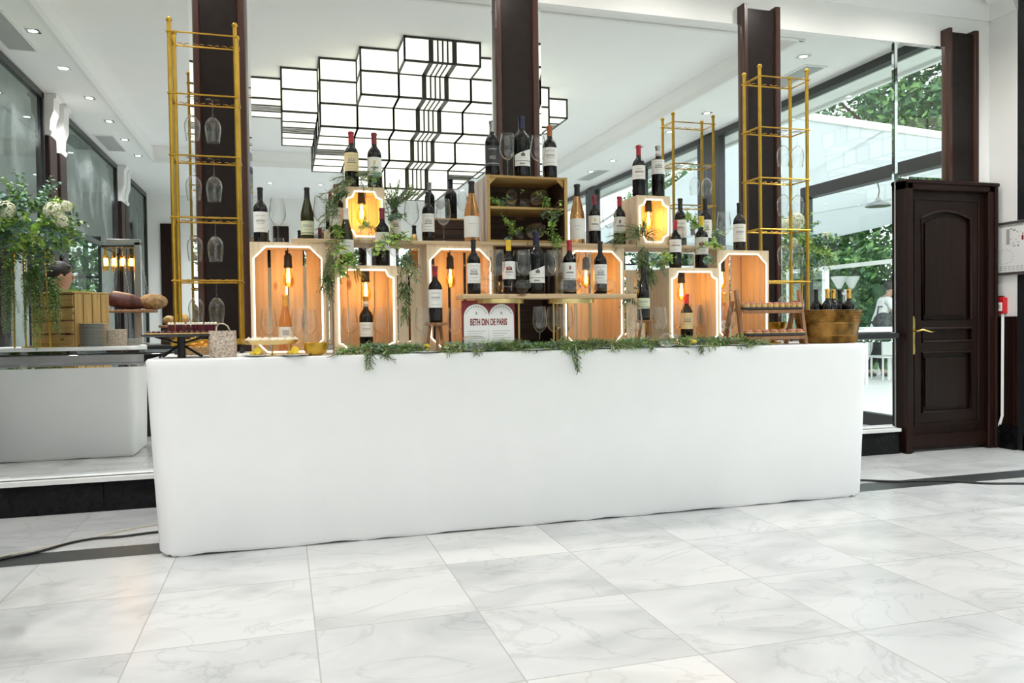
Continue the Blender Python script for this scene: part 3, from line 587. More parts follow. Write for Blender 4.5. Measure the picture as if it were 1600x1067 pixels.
# tables and chair on the terrace
def terr_table(px,py,Yv,lab):
    p=VP(px,py,Yv); th=T('terrace_table',lab,'table',(p.x,p.y,-.004),'white terrace tables'); z=p.z
    th.p('tabletop',MB().bbox((p.x-.7,p.y-.45,z-.05),(p.x+.7,p.y+.45,z),.01),M['white'])
    for sx in (-1,1):
        for sy in (-1,1): th.p('leg',MB().tube([(p.x+sx*.6,p.y+sy*.38,-.004),(p.x+sx*.6,p.y+sy*.38,z-.04)],.03,6),M['white'])
terr_table(1372,511,12.4,'white terrace table in front of the leaning waiter'); terr_table(1310,515,16.5,'white terrace table farther back under the marquee')
def terr_chair(px,py,Yv,lab,rz):
    p=VP(px,py,Yv); th=T('terrace_chair',lab,'chair',(p.x,p.y,-.004),'white terrace chairs'); th.o.rotation_euler.z=rz; L=Vector((p.x,p.y,-.004)); 
    def q(x,y,z): return L+Vector((x,y,z))
    th.p('seat',MB().bbox(q(-.24,-.24,.44),q(.24,.24,.48),.01),M['white']); th.p('backrest',MB().bbox(q(-.24,.20,.5),q(.24,.25,1.0),.01),M['white'])
    for sx in (-.21,.21):
        for sy in (-.21,.21): th.p('leg',MB().tube([q(sx,sy,0),q(sx,sy,.45)],.02,6),M['white'])
terr_chair(1386,520,12.9,'white terrace chair beside the leaning waiter',.2); terr_chair(1352,520,14.2,'white terrace chair left of the waiter by the table',-.5)
# ================= PEOPLE =================
def skin_mesh(name,nodes,edges,mat,parent,sub=2,smooth=True):
    bm=bmesh.new(); sl=bm.verts.layers.skin.verify()
    vs=[]
    for i,(p,r) in enumerate(nodes):
        v=bm.verts.new(p); r=r if isinstance(r,tuple) else (r,r); v[sl].radius=r; v[sl].use_root=(i==0); vs.append(v)
    for a,b in edges: bm.edges.new((vs[a],vs[b]))
    me=bpy.data.meshes.new(name); bm.to_mesh(me); bm.free(); me.materials.append(mat)
    o=bpy.data.objects.new(name,me); COL.objects.link(o); o.parent=parent
    m=o.modifiers.new('skin','SKIN'); m.use_smooth_shade=True; s=o.modifiers.new('sub','SUBSURF'); s.levels=sub; s.render_levels=sub
    return o
def person(label,loc,rz,sc,J,shirtmat,trousermat,sleeve=.5,beard=False,lean=0):
    # J gives hand/elbow/knee targets; the figure faces -y before turning
    th=T('person',label,'person',loc); th.o.rotation_euler.z=rz; th.o.scale=(sc,)*3; o=th.o
    def L(p): # forward lean about the hips
        x,y,z=p
        if z>.95: a=-lean; dz=z-.95; return (x,y+math.sin(a)*dz,.95+math.cos(a)*dz)
        return p
    N=[((0,0,.96),(.145,.11)),(L((0,0,1.12)),(.135,.10)),(L((0,.0,1.30)),(.155,.105)),(L((0,.01,1.43)),(.09,.07)),(L((0,.0,1.50)),.052),(L((0,-.03,1.562)),(.060,.070)),(L((0,-.018,1.64)),(.090,.104)),(L((0,-.003,1.715)),(.088,.102))]
    E=[(0,1),(1,2),(2,3),(3,4),(4,5),(5,6),(6,7)]
    for s in (-1,1):
        i=len(N); el,wr=J['el'][0 if s<0 else 1],J['wr'][0 if s<0 else 1]
        d=(Vector(wr)-Vector(el)).normalized(); hc=Vector(wr)+d*.06
        N+= [(L((s*.175,.01,1.40)),.058),(tuple(el),.040),(tuple(wr),.027),(tuple(hc),(.038,.020))]; E+=[(3,i),(i,i+1),(i+1,i+2),(i+2,i+3)]
        side=d.cross(Vector((0,1,0))); side=side.normalized() if side.length>.1 else Vector((1,0,0)); nrm=d.cross(side).normalized()
        for k,ln in enumerate((.060,.072,.068,.052)):
            b=hc+d*.03+side*(k-1.5)*.018; j=len(N); N+=[(tuple(b+d*ln*.5+nrm*.006),.0085),(tuple(b+d*ln*.95+nrm*.022),.0075)]; E+=[(i+3,j),(j,j+1)]
        j=len(N); b=hc-d*.02-side*.03; N+=[(tuple(b+d*.02-side*.015+nrm*.01),.010),(tuple(b+d*.05-side*.022+nrm*.02),.0085)]; E+=[(i+3,j),(j,j+1)]
    for s in (-1,1):
        i=len(N); kn=J['kn'][0 if s<0 else 1]; an=J['an'][0 if s<0 else 1]
        N+=[((s*.095,0,.87),.088),(kn,.058),(an,.040),((an[0],an[1]-.13,an[2]-.05),.034)]; E+=[(0,i),(i,i+1),(i+1,i+2),(i+2,i+3)]
    body=skin_mesh('body',N,E,M['skin'],o)
    hd=Vector(L((0,-.02,1.645)))
    f=MB(); f.tube([hd+Vector((0,-.08,.035)),hd+Vector((0,-.090,.01)),hd+Vector((0,-.100,-.016)),hd+Vector((0,-.085,-.026))],[.007,.010,.014,.010],8)
    for s in (-1,1): f.sphere(hd+Vector((s*.082,.01,0)),.026,8,6,sc=(.4,.8,1.2))
    f.build('nose_and_ears',M['skin'],o); e=MB()
    for s in (-1,1): e.sphere(hd+Vector((s*.030,-.084,.020)),.0105,8,6,sc=(1.2,.6,.6))
    e.build('eyes',M['eye'],o); e=MB()
    for s in (-1,1): e.sphere(hd+Vector((s*.030,-.089,.020)),.0052,6,5); e.tube([hd+Vector((s*.015,-.098,.042)),hd+Vector((s*.05,-.09,.044))],.005,5)
    e.build('pupils_and_brows',M['hair'],o); MB().tube([hd+Vector((-.024,-.092,-.048)),hd+Vector((.024,-.092,-.048))],.006,5).build('mouth',M['pinkc'],o)
    h=MB(); h.sphere(hd+Vector((0,.026,.050)),.105,18,12,sc=(.93,1.02,.95)); h.tube([hd+Vector((s2*.06,-.055,.085)) for s2 in (-1,-.4,.2,.7,1)],[.02,.028,.03,.026,.018],8)
    for s in (-1,1): h.tube([hd+Vector((s*.083,-.02,.04)),hd+Vector((s*.082,-.022,.0))],[.014,.008],6)
    h.build('hair',M['hair'],o)
    if False: skin_mesh('stubble',[(tuple(hd+Vector((0,-.052,-.088))),(.04,.03)),(tuple(hd+Vector((.05,-.03,-.06))),.02),(tuple(hd+Vector((-.05,-.03,-.06))),.02)],[(0,1),(0,2)],M['hair'],o,1)
    # shirt and trousers
    Nn=[((0,0,.80),(.168,.132)),((0,0,.95),(.165,.130)),(L((0,0,1.12)),(.152,.118)),(L((0,0,1.30)),(.172,.122)),(L((0,.01,1.42)),(.11,.085))]; Ee=[(0,1),(1,2),(2,3),(3,4)]
    for s in (-1,1):
        i=len(Nn); el,wr=Vector(J['el'][0 if s<0 else 1]),Vector(J['wr'][0 if s<0 else 1]); sh=Vector(L((s*.178,.01,1.40)))
        Nn.append((tuple(sh),.074)); Ee.append((4,i))
        if sleeve<=.5: Nn.append((tuple(sh.lerp(el,sleeve*1.7)),.062)); Ee.append((i,i+1))
        else: Nn+=[(tuple(el),.052),(tuple(wr),.036)]; Ee+=[(i,i+1),(i+1,i+2)]
    skin_mesh('shirt',Nn,Ee,shirtmat,o)
    Nn=[((0,0,1.08),(.150,.115)),((0,0,.95),(.158,.122))]; Ee=[(0,1)]
    for s in (-1,1):
        i=len(Nn); kn=J['kn'][0 if s<0 else 1]; an=J['an'][0 if s<0 else 1]; Nn+=[((s*.095,0,.85),.105),(kn,.074),((an[0],an[1],an[2]+.02),.058)]; Ee+=[(1,i),(i,i+1),(i+1,i+2)]
    skin_mesh('trousers',Nn,Ee,trousermat,o)
    for s in (0,1):
        an=J['an'][s]; skin_mesh('shoe',[((an[0],an[1]+.03,an[2]-.05),(.055,.05)),((an[0],an[1]-.06,an[2]-.055),(.055,.044)),((an[0],an[1]-.15,an[2]-.065),(.048,.034))],[(0,1),(1,2)],M['cblk'],o,1)
    return th
pz=V(onY(90,436,9.0).x,9.0,0)
person('man with short dark hair standing behind the wooden crate, seen in the mirror',(pz.x+.02,pz.y,0),PI/2-.25,1.07,dict(el=((-.24,.03,1.12),(.24,.0,1.12)),wr=((-.24,-.10,.92),(.22,-.20,.98)),kn=((-.1,-.01,.50),(.1,-.01,.50)),an=((-.1,.03,.09),(.1,.03,.09))),M['brown'],M['trouser'],.6,True)
p=VP(1371,560,13.5)
person('waiter in white t-shirt and black trousers leaning forward on the terrace with a bag',(p.x,p.y,-.004),PI/2+.3,1.16,dict(el=((-.25,-.17,1.12),(.23,-.2,1.13)),wr=((-.16,-.38,1.02),(.15,-.40,1.03)),kn=((-.11,-.10,.50),(.11,.06,.50)),an=((-.11,-.14,.09),(.11,.22,.11))),M['tshirt'],M['trouser'],.4,False,lean=.35)
q=VP(1386,500,13.4); th=T('shoulder_bag','dark patterned bag held by the leaning waiter','bag',(q.x,q.y,q.z-.2)); th.p('bag_body',MB().sphere(q+Vector((-.12,.04,-.05)),.24,14,10,sc=(1,.7,.9)),M['camo']); th.p('strap',MB().tube([q+Vector((-.3,.04,.0)),q+Vector((-.25,.04,.28)),q+Vector((.02,.04,.28)),q+Vector((.05,.04,.0))],.018,6),M['camo'])
# ================= BUFFET SEEN IN THE LEFT MIRROR =================
def rrect(x0,x1,y0,y1,r,n=6):
    pts=[]
    for cx,cy,a0 in ((x1-r,y0+r,-90),(x1-r,y1-r,0),(x0+r,y1-r,90),(x0+r,y0+r,180)):
        for i in range(n+1): a=R(a0+90*i/n); pts.append((cx+r*math.cos(a),cy+r*math.sin(a)))
    return pts
def clothed(th,x0,x1,y0,y1,zt,r,mat,taper=.02,wav=.004):
    g=MB(); lv=[(0.0,taper+.03),(.03,taper),(.5,taper*.5),(zt-.05,.0),(zt-.012,-.002),(zt-.002,.006),(zt,.014)]
    ring=rrect(x0,x1,y0,y1,r,8); cx,cy=(x0+x1)/2,(y0+y1)/2; dense=[]
    for i in range(len(ring)):
        a=Vector(ring[i]); b=Vector(ring[(i+1)%len(ring)]); m=max(1,int((b-a).length/.12))
        for j in range(m): dense.append(a.lerp(b,j/m))
    vs=[]; K=len(dense)
    for li,(z,ins) in enumerate(lv):
        for k,p in enumerate(dense):
            w=wav*math.sin(k*1.7)+wav*math.sin(k*.61) if li<2 else 0
            sx=(1 if p.x>cx else -1)*min(1,abs(p.x-cx)/((x1-x0)/2)*1.0)**8; sy=(1 if p.y>cy else -1)*min(1,abs(p.y-cy)/((y1-y0)/2))**8
            vs.append((p.x-sx*ins,p.y-sy*ins*.6,z+(abs(w) if li==0 else 0)))
    fs=[(l*K+k,l*K+(k+1)%K,(l+1)*K+(k+1)%K,(l+1)*K+k) for l in range(len(lv)-1) for k in range(K)]
    fs.append(tuple(range((len(lv)-1)*K,len(lv)*K))); g.add(vs,fs); return th.p('cloth',g,mat,smooth=50)
ZB=1.05
ta=T('buffet_table','second buffet table under a white cloth, seen low in the left mirror','table',(-2.0,3.05,0)); clothed(ta,-2.66,-1.34,2.72,3.42,ZB,.08,M['cloth'])
tb=T('buffet_table','dark-fronted carving table behind the buffet, with hams and bread','table',(-1.6,1.6,0)); clothed(tb,-2.30,-.85,1.25,2.0,ZB-.02,.06,M['black'])
th=T('drinks_cabinet','black cabinet at the left edge of the low mirror','cabinet',(-2.72,3.6,0)); th.p('body',MB().bbox((-2.79,3.50,0),(-2.60,3.9,.80),.01),M['black']); th.p('top',MB().bbox((-2.795,3.49,.80),(-2.59,3.91,.83),.01),M['cblk'])
# crate turned at an angle
def slat_crate(label,loc,rz,w,d,h,name='wooden_crate'):
    th=T(name,label,'crate',loc); th.o.rotation_euler.z=rz; x,y,z=loc
    def b(n,a,c,m): return th.p(n,MB().bbox((x+a[0],y+a[1],z+a[2]),(x+c[0],y+c[1],z+c[2]),.004),m)
    for k in range(4): zz=.01+k*(h-.02)/4; 
    g=MB()
    for k in range(4):
        zz=.0+k*h/4; g.bbox((x-w/2,y-d/2-.012,z+zz+.004),(x+w/2,y-d/2,z+zz+h/4-.012),.003); g.bbox((x-w/2,y+d/2,z+zz+.004),(x+w/2,y+d/2+.012,z+zz+h/4-.012),.003)
    th.p('side_slats',g,M['oldpineX']); g=MB(); n=4
    for s in (-1,1):
        for k in range(n): yy=-d/2+k*d/n; xx=s*w/2; g.bbox((x+xx-.01,y+yy+.003,z),(x+xx+.01,y+yy+d/n-.006,z+h),.003)
    th.p('end_planks',g,M['oldpine']); b('top_board',(-w/2-.01,-d/2-.02,h),(w/2+.01,d/2+.02,h+.02),M['oldpineX']); return th
cp=V(onY(112,546,8.45).x,8.45,ZB); cr=slat_crate('old wooden slatted crate on the buffet behind the trailing vines',(cp.x,cp.y,ZB),R(35),.52,.40,.50)
m=MB(); rr=random.Random(5)
for k in range(260): a=rr.uniform(0,2*PI); r_=rr.uniform(0,.2); p=Vector((cp.x+.0+r_*math.cos(a),cp.y+r_*math.sin(a)*.8,ZB+.521)); m.tube([p,p+Vector((rr.uniform(-.03,.03),rr.uniform(-.03,.03),rr.uniform(.01,.035)))],[.006,.002],4)
o=m.build('moss_bed',M['leafm']); tag(o,'low green moss lying on top of the old slatted crate','moss'); o['kind']='stuff'
# plates, baskets
pl=T('plate','','plate',(0,0,0)); pl.p('dish',MB().lathe([(0,.002),(.07,.002),(.125,.012),(.127,.015),(.07,.008),(0,.008)],n=24),M['plate'])
bx=V(onY(148,546,8.22).x,8.22,0)
for k in range(16): place(pl.o,(bx.x,bx.y,ZB+k*.0135),0,'white plate in the tall stack beside the slatted crate, '+ORD[k]+' from the bottom','plates in the tall stack')
bx2=V(onY(207,546,8.3).x,8.3,0)
for k in range(5): dup(pl.o,(bx2.x,bx2.y,ZB+k*.0135),0,'small white plate in the low stack right of the round basket, '+ORD[k]+' from the bottom','plates in the low stack',.72)
def woven(label,loc,r0,r1,h,mat,cat='basket',name='woven_basket',handle=False,sx=1,sy=1,n=28):
    th=T(name,label,cat,loc); x,y,z=loc; pr=[(0,.004),(r0,.004)]
    k=max(6,int(h/.012)); pr=[(0,0),(r0,0)]
    for i in range(k*2+1): u=i/(k*2); pr.append((r0+(r1-r0)*u+(.003 if i%2 else -.001),h*u))
    pr+=[(r1-.008,h),(r0-.008,.01),(0,.01)]
    th.p('body',MB().lathe(pr,(x,y,z),n,sx=sx,sy=sy),mat)
    if handle: th.p('handle',MB().tube([(x-.05,y,z+h-.01),(x-.055,y,z+h+.05),(x-.02,y,z+h+.085),(x+.03,y,z+h+.075),(x+.055,y,z+h+.04),(x+.05,y,z+h-.01)],.006,6),mat)
    return th
bx=V(onY(183,546,8.2).x,8.2,0); woven('small round woven basket between the two plate stacks',(bx.x,bx.y,ZB),.085,.088,.16,M['rattan'])
# carving stand: metal frame with bottle lamps and a hanging board
Yv=9.75; pA=V(onY(218,520,Yv).x,Yv,ZB-.02); zt=onY(200,378,Yv).z; xl=onY(166,378,Yv).x
th=T('carving_stand','grey steel gallows stand holding the hanging ham board','stand',tuple(pA)); th.p('post',MB().bbox((pA.x-.035,pA.y-.035,pA.z),(pA.x+.035,pA.y+.035,zt),.006),M['csil'])
th.p('top_arm',MB().bbox((xl,pA.y-.035,zt-.04),(pA.x+.035,pA.y+.035,zt+.03),.006),M['csil']); th.p('foot',MB().bbox((pA.x-.12,pA.y-.15,pA.z-.002),(pA.x+.12,pA.y+.15,pA.z+.02),.004),M['csil'])
zbd=onY(205,486,Yv).z; xr_=onY(248,486,Yv).x; pB=((xl+xr_)/2,pA.y-.02,zbd)
th=T('hanging_board','long wooden board hanging on chains from the steel stand','board',pB); th.p('board',MB().bbox((xl+.02,pA.y+.04,zbd-.02),(xr_,pA.y+.34,zbd+.01),.005),M['walnut'])
g=MB()
for (x0_,x1_) in ((xl+.06,xl+.12),(xl+.28,xl+.16),(xr_-.05,pA.x+.02)):
    p0=Vector((x0_,pA.y+.2,zbd)); p1=Vector((x1_,pA.y+.045,zt-.04))
    for k in range(26): u=k/26; c=p0.lerp(p1,u); g.tube([c+Vector((-.007*(k%2),0,-.012)),c+Vector((.007*(k%2),.0,.012))],.005,5)
th.p('chain',g,M['csil'])
for i,(dx,lab) in enumerate(((.13,'dark cured ham leg lying on the hanging board'),)):
    th=T('ham',lab,'ham',(xl+.2,pA.y+.19,zbd+.01)); skin_mesh('meat',[((-.02,0,.11),(.13,.10)),((-.14,0,.13),(.09,.08)),((.10,0,.085),(.10,.08)),((.22,0,.06),.05),((.31,0,.05),.025)],[(0,1),(0,2),(2,3),(3,4)],M['ham'],th.o,2)
x0_=onY(265,470,Yv).x
th=T('bread_loaf','large floured country loaf right of the ham','bread',(x0_-.15,pA.y+.14,zbd+.01)); th.p('crust',MB().sphere((x0_-.15,pA.y+.17,zbd+.10),.14,18,10,sc=(1.1,.8,.66)),M['crust'])
# wood box under
x1_=onY(222,500,Yv).x
th=T('display_box','dark wooden box with a shelf on the carving table','box',(x1_+.2,pA.y-.1,ZB-.02)); th.p('body',MB().bbox((xr_+.03,pA.y-.25,ZB-.02),(xr_+.5,pA.y+.1,ZB+.17),.006),M['darkX']); th.p('top',MB().bbox((xr_+.01,pA.y-.27,ZB+.17),(xr_+.55,pA.y+.12,ZB+.20),.006),M['walnut'])
for i,(dx,s_,lab) in enumerate(((.1,.07,'round golden bread roll on the dark display box, leftmost'),(.24,.085,'round golden bread roll on the dark display box, middle'),(.4,.06,'round golden bread roll on the dark display box, rightmost'))):
    th=T('bread_roll',lab,'bread',(xr_+dx,pA.y-.07,ZB+.20),'rolls on the dark display box'); th.p('crust',MB().sphere((xr_+dx,pA.y-.07,ZB+.20+s_*.8),s_,14,8,sc=(1,1,.8)),M['choux'])
# lamp made of bottles
pc=Vector(((xl+pA.x)/2-.04,pA.y,zt-.06)); th=T('bottle_lamp','cluster lamp of glowing upside-down bottles under the steel arm','lamp',tuple(pc)); 
th.p('rod',MB().bbox((pc.x-.17,pc.y-.05,pc.z-.01),(pc.x+.17,pc.y+.05,pc.z+.02),.004),M['black'])
for i in range(4):
    c=(pc.x-.13+i*.087,pc.y,pc.z-.27); b=th.p('bottle',MB().lathe([(0,0),(.034,0),(.036,.01),(.036,.15),(.016,.21),(.015,.27),(0,.27)],c,12),M['bulbg']); s=th.p('glow_tube',MB().lathe([(0,.06),(.02,.06),(.02,.14),(0,.14)],c,8),M['fil'],parent=b)
    if i%2: l=bpy.data.lights.new('bottle_light','POINT'); l.energy=1.5; l.color=(1,.7,.35); lo=bpy.data.objects.new('bottle_light',l); COL.objects.link(lo); lo.parent=th.o; lo.location=Vector(c)+Vector((0,0,-.05))-th.loc
th=T('cabin_speaker','round purple-black loudspeaker dome beside the man','speaker',(V(onY(100,460,8.75).x,8.75,0).x,V(0,8.75,0).y,ZB)); 
bpy.data.objects.remove(th.o)
# ---------- foliage makers ----------
def leaf(m,p,d,up,l,w,mi,fold=.25):
    d=d.normalized(); s=d.cross(up); 
    if s.length<.05: s=d.orthogonal()
    s.normalize(); n=s.cross(d)
    a=p; b=p+d*l*.35+s*w*.5+n*w*fold; c=p+d*l*.75+s*w*.42+n*w*fold*.8; e=p+d*l-n*l*.08; f=p+d*l*.75-s*w*.42+n*w*fold*.8; g=p+d*l*.35-s*w*.5+n*w*fold; q=p+d*l*.5
    m.add([a,b,c,e,f,g,q],[(0,1,6),(1,2,6),(2,3,6),(3,4,6),(4,5,6),(5,0,6)],mi)
def curve(p,d,L,n,droop,rr,wob=.25):
    pts=[Vector(p)]; d=Vector(d).normalized()
    for i in range(n): d=(d+Vector((rr.uniform(-wob,wob),rr.uniform(-wob,wob),rr.uniform(-wob,wob)))*.35+Vector((0,0,-droop))).normalized(); pts.append(pts[-1]+d*L/n)
    return pts
UPV=Vector((0,0,1))
def sprig(m,p,d,L,kind,rr,droop=.1,mis=(0,)):
    pts=curve(p,d,L,7,droop,rr); m.tube(pts,[.0022]*7+[.001],4,mi_stem,caps=False) if (mi_stem:=kind.get('stem',0)) is not None else None
    n=int(L/kind['step'])
    for k in range(n):
        u=(k+.6)/n*6.9; i=int(u); c=pts[i].lerp(pts[min(i+1,7)],u-i); t=(pts[min(i+1,7)]-pts[max(i-1,0)]).normalized()
        for s in kind['sides']:
            a=t.orthogonal().normalized(); a.rotate(Matrix.Rotation(s+rr.uniform(-.5,.5)+(k%2)*kind.get('alt',0),3,t)); dd=(t*kind['fwd']+a+Vector((0,0,kind.get('lift',.1)))).normalized()
            taper=1-.45*u/7 if kind.get('taper',1) else 1
            leaf(m,c,dd,UPV if rr.random()<.7 else a,kind['l']*rr.uniform(.7,1.15)*taper,kind['w']*rr.uniform(.8,1.1)*taper,rr.choice(kind['mats']),kind.get('fold',.2))
KE=dict(step=.024,sides=(0,PI),fwd=.35,l=.042,w=.040,mats=(1,1,2),alt=PI/2,fold=.12)           # round eucalyptus
KP=dict(step=.009,sides=(0,2.1,4.2),fwd=1.0,l=.042,w=.0045,mats=(1,1,2),fold=.1)               # feathery needles
KR=dict(step=.016,sides=(0,PI),fwd=.9,l=.055,w=.012,mats=(1,2),alt=.6,fold=.2)                  # narrow leaves
KV=dict(step=.016,sides=(0,PI/1.3,PI*1.4),fwd=.5,l=.030,w=.018,mats=(1,2),alt=.9,fold=.2)        # small trailing vine
MAT_EUC=[M['stem'],M['euca'],M['leafm']]; MAT_LIME=[M['stem'],M['leafl'],M['leafm']]; MAT_PINE=[M['stem'],M['pinel'],M['leafd']]; MAT_DARK=[M['stem'],M['leafd'],M['euca']]; MAT_VINE=[M['stem'],M['leafm'],M['leafl']]
def hydrangea(m,c,r,rr,mi=0,n=300):
    for k in range(n):
        d=Vector((rr.gauss(0,1),rr.gauss(0,1),rr.gauss(0,1))).normalized(); p=c+d*r*rr.uniform(.88,1.0); a=d.orthogonal().normalized(); a.rotate(Matrix.Rotation(rr.uniform(0,6),3,d)); b=d.cross(a); s=r*.15
        m.add([p+a*s,p+b*s,p-a*s,p-b*s,p-d*s*.3],[(0,1,4),(1,2,4),(2,3,4),(3,0,4)],mi)
def arrangement(label,c,rx,rz,seed,stand_z,trails,blooms,name='flower_arrangement',n=150):
    rr=random.Random(seed); th=T(name,label,'flowers',(c.x,c.y,stand_z))
    e=MB();l=MB();d=MB()
    for k in range(n):
        v=Vector((rr.gauss(0,1),rr.gauss(0,1),rr.gauss(0,.8))).normalized(); p=c+Vector((v.x*rx*.45,v.y*rx*.45,v.z*rz*.45)); L=rr.uniform(.16,.32)*(.7+.3*rx/.5)
        (e if k%5<2 else (l if k%5<4 else d)); m=(e,l,d,l,e)[k%5]
        sprig(m,p,v+Vector((0,0,.25)),L,dict(KE,l=.055,w=.052,step=.03),rr,.12)
    th.p('eucalyptus',e,MAT_EUC,smooth=0,normals=False); th.p('lime_foliage',l,MAT_LIME,smooth=0,normals=False); th.p('dark_foliage',d,MAT_DARK,smooth=0,normals=False)
    for q,r in blooms:
        b=MB(); hydrangea(b,q,r,rr); th.p('bloom',b,M['bloom'],smooth=0,normals=False)
    if trails:
        for (x,y,z0,z1) in trails:
            v=MB(); 
            for k in range(7): sprig(v,Vector((x+rr.uniform(-.03,.03),y+rr.uniform(-.03,.03),z0+rr.uniform(-.05,.1))),Vector((rr.uniform(-.1,.1),0,-1)),(z0-z1)*rr.uniform(.35,1),dict(KV,l=.042,w=.024),rr,.25)
            th.p('trailing_vine',v,[M['stem'],M['leafm'],M['pinel']],smooth=0,normals=False)
    return th
Yv=8.02
c=VP(48,352,Yv); c.x=max(c.x,-2.45)
def bp(px,py,yv=7.75): return VP(px,py,yv)
tr=[]
for (px,y0,y1) in ((15,415,545),(44,420,552),(57,418,555),(84,440,545)): 
    a=VP(px,y0,7.95); b=VP(px,y1,7.95); tr.append((max(a.x,-2.74),a.y,a.z,b.z))
fa=arrangement('large hanging flower arrangement with trailing vines and cream blooms, seen at left in the mirror',c,.40,.52,11,ZB,tr,[(bp(84,330),.085),(bp(8,328),.085),(bp(104,322),.05),(bp(96,345),.06)],n=190)
s=MB()
for px in (22,40,62,78): a=VP(px,548,8.1); a.x=max(a.x,-2.64); s.tube([(a.x,3.38,ZB),(c.x+(a.x-c.x)*.8,c.y-.02,c.z)],.008,6)
s.lathe([(0,0),(.16,0),(.16,.01),(0,.01)],(c.x,3.25,ZB),20); fa.p('stand',s,M['gold'])
# right-hand arrangement, reflected behind the right rack
Yv=7.6; c=VP(1252,386,Yv)
fr_=arrangement('green flower arrangement with cream roses on a tall stand, reflected behind the right rack',c,.36,.42,12,0,None,[(VP(1243,345,7.35),.10),(VP(1225,350,7.35),.06),(VP(1290,369,7.4),.05),(VP(1240,379,7.35),.05)],n=120)
s=MB(); s.tube([(c.x,c.y,.02),(c.x,c.y,c.z)],.014,8); s.lathe([(0,0),(.17,0),(.17,.015),(.02,.03),(0,.03)],(c.x,c.y,0),20); fr_.p('stand',s,M['gold'])
# ================= THE WHITE BAR =================
tb=T('bar_counter','long bar counter under a tight white stretch cloth','bar',(1.58,4.9,0)); clothed(tb,-.70,3.86,4.385,5.46,ZB,.13,M['cloth'],.045,.006)
# ---------- crates with neon edges ----------
def opening(x0,x1,z0,z1,kind):
    if kind=='oct':
        c=.066; return [(x0+c,z0),(x1-c,z0),(x1,z0+c),(x1,z1-c),(x1-c,z1),(x0+c,z1),(x0,z1-c),(x0,z0+c)]
    if kind=='notch':
        c=.038; pts=[]
        def arc(cx,cz,a0,a1):
            for i in range(5): a=R(a0+(a1-a0)*i/4); pts.append((cx+c*math.cos(a),cz+c*math.sin(a)))
        pts+=[(x0+c,z0)]; 
        pts=[]; 
        def notch(px,pz,sx,sz,order):
            L=[(px,pz+sz*(c*1.15)),(px+sx*c*.25,pz+sz*c*1.1),(px+sx*c*.8,pz+sz*c*.85),(px+sx*c*1.05,pz+sz*c*.3),(px+sx*c*1.15,pz)]
            pts.extend(L if order else L[::-1])
        notch(x0,z0,1,1,True); notch(x1,z0,-1,1,False); notch(x1,z1,-1,-1,True); notch(x0,z1,1,-1,False)
        return pts
    return [(x0,z0),(x1,z0),(x1,z1),(x0,z1)]
def neon_crate(label,x0,x1,z0,z1,yf,dep,kind,fw=.016,back='gaps',bulb=None,power=.45,bl='',group='lit pine crates of the display'):
    th=T('wine_crate',label,'crate',((x0+x1)/2,yf+dep/2,z0),group); t=.014
    op=opening(x0+fw,x1-fw,z0+.016,z1-.022,kind)
    g=MB(); g.prism([(x0,z0),(x1,z0),(x1,z1),(x0,z1)],yf,yf+t,holes=[op]); th.p('front_frame',g,M['pineZ'])
    for s,xa in ((0,x0),(1,x1-t)):
        g=MB(); n=4; d=(dep-2*t)/n
        for k in range(n): g.bbox((xa,yf+t+k*d+.001,z0),(xa+t,yf+t+(k+1)*d-.003,z1),.0015)
        th.p('side_planks',g,M['pineZ'])
    g=MB(); n=3; d=dep/n
    for k in range(n): g.bbox((x0+t,yf+t*(k==0)+k*d,z1-t),(x1-t,yf+(k+1)*d-.004,z1-.0005),.0015)
    th.p('top_boards',g,M['pineX'])
    g=MB(); g.bbox((x0+t,yf+t,z0),(x1-t,yf+dep,z0+t),.0015); th.p('bottom_board',g,M['pineX'])
    g=MB(); W=x1-x0-2*t
    if back=='gaps': cuts=[(0,.20),(.245,.47),(.515,.74),(.785,1)]
    else: cuts=[(0,.245),(.25,.495),(.50,.745),(.75,1)]
    for a,b in cuts: g.bbox((x0+t+a*W,yf+dep-t,z0+t),(x0+t+b*W-.0015,yf+dep,z1-t),.0015)
    th.p('back_slats',g,M['pineZ'])
    ins=[(p[0]+(.004 if p[0]<(x0+x1)/2 else -.004),p[1]+(.004 if p[1]<(z0+z1)/2 else -.004)) for p in op]
    g=MB(); g.tube([(p[0],yf-.002,p[1]) for p in ins],.0048,6,closed=True); th.p('led_strip',g,M['led'])
    if bulb:
        bx_,bz=bulb; by=yf+dep*.42
        q=T('pendant_bulb','glowing filament bulb in the '+bl,'light bulb',(bx_,by,z1-t),'filament bulbs of the crates')
        q.p('cord',MB().tube([(bx_,by,z1-t),(bx_,by,bz+.115)],.003,6),M['cable']); q.p('socket',MB().lathe([(0,.12),(.012,.12),(.022,.105),(.023,.055),(.0245,.05),(.0245,.035),(0,.035)],(bx_,by,bz),16),M['cblk'])
        b=q.p('bulb',MB().lathe([(.012,.04),(.014,.02),(.024,-.005),(.030,-.03),(.029,-.05),(.020,-.07),(.006,-.082),(0,-.083)],(bx_,by,bz),16),M['bulbg'])
        f=MB()
        for a in range(4): f.tube([(bx_+.005*math.cos(a*PI/2),by+.005*math.sin(a*PI/2),bz+.03),(bx_+.009*math.cos(a*PI/2+.6),by+.009*math.sin(a*PI/2+.6),bz-.05)],.0026,5)
        q.p('filament',f,M['fil'],parent=b)
        l=bpy.data.lights.new('bulb_light','POINT'); l.energy=power; l.color=(1,.58,.20); l.shadow_soft_size=.025; lo=bpy.data.objects.new('bulb_light',l); COL.objects.link(lo); lo.parent=q.o; lo.location=Vector((bx_,by,bz-.02))-q.loc
    return th
ZT=1.69; ZP=ZT+.022
def X2(px,Y,py=430): return onY(px,py,Y).x
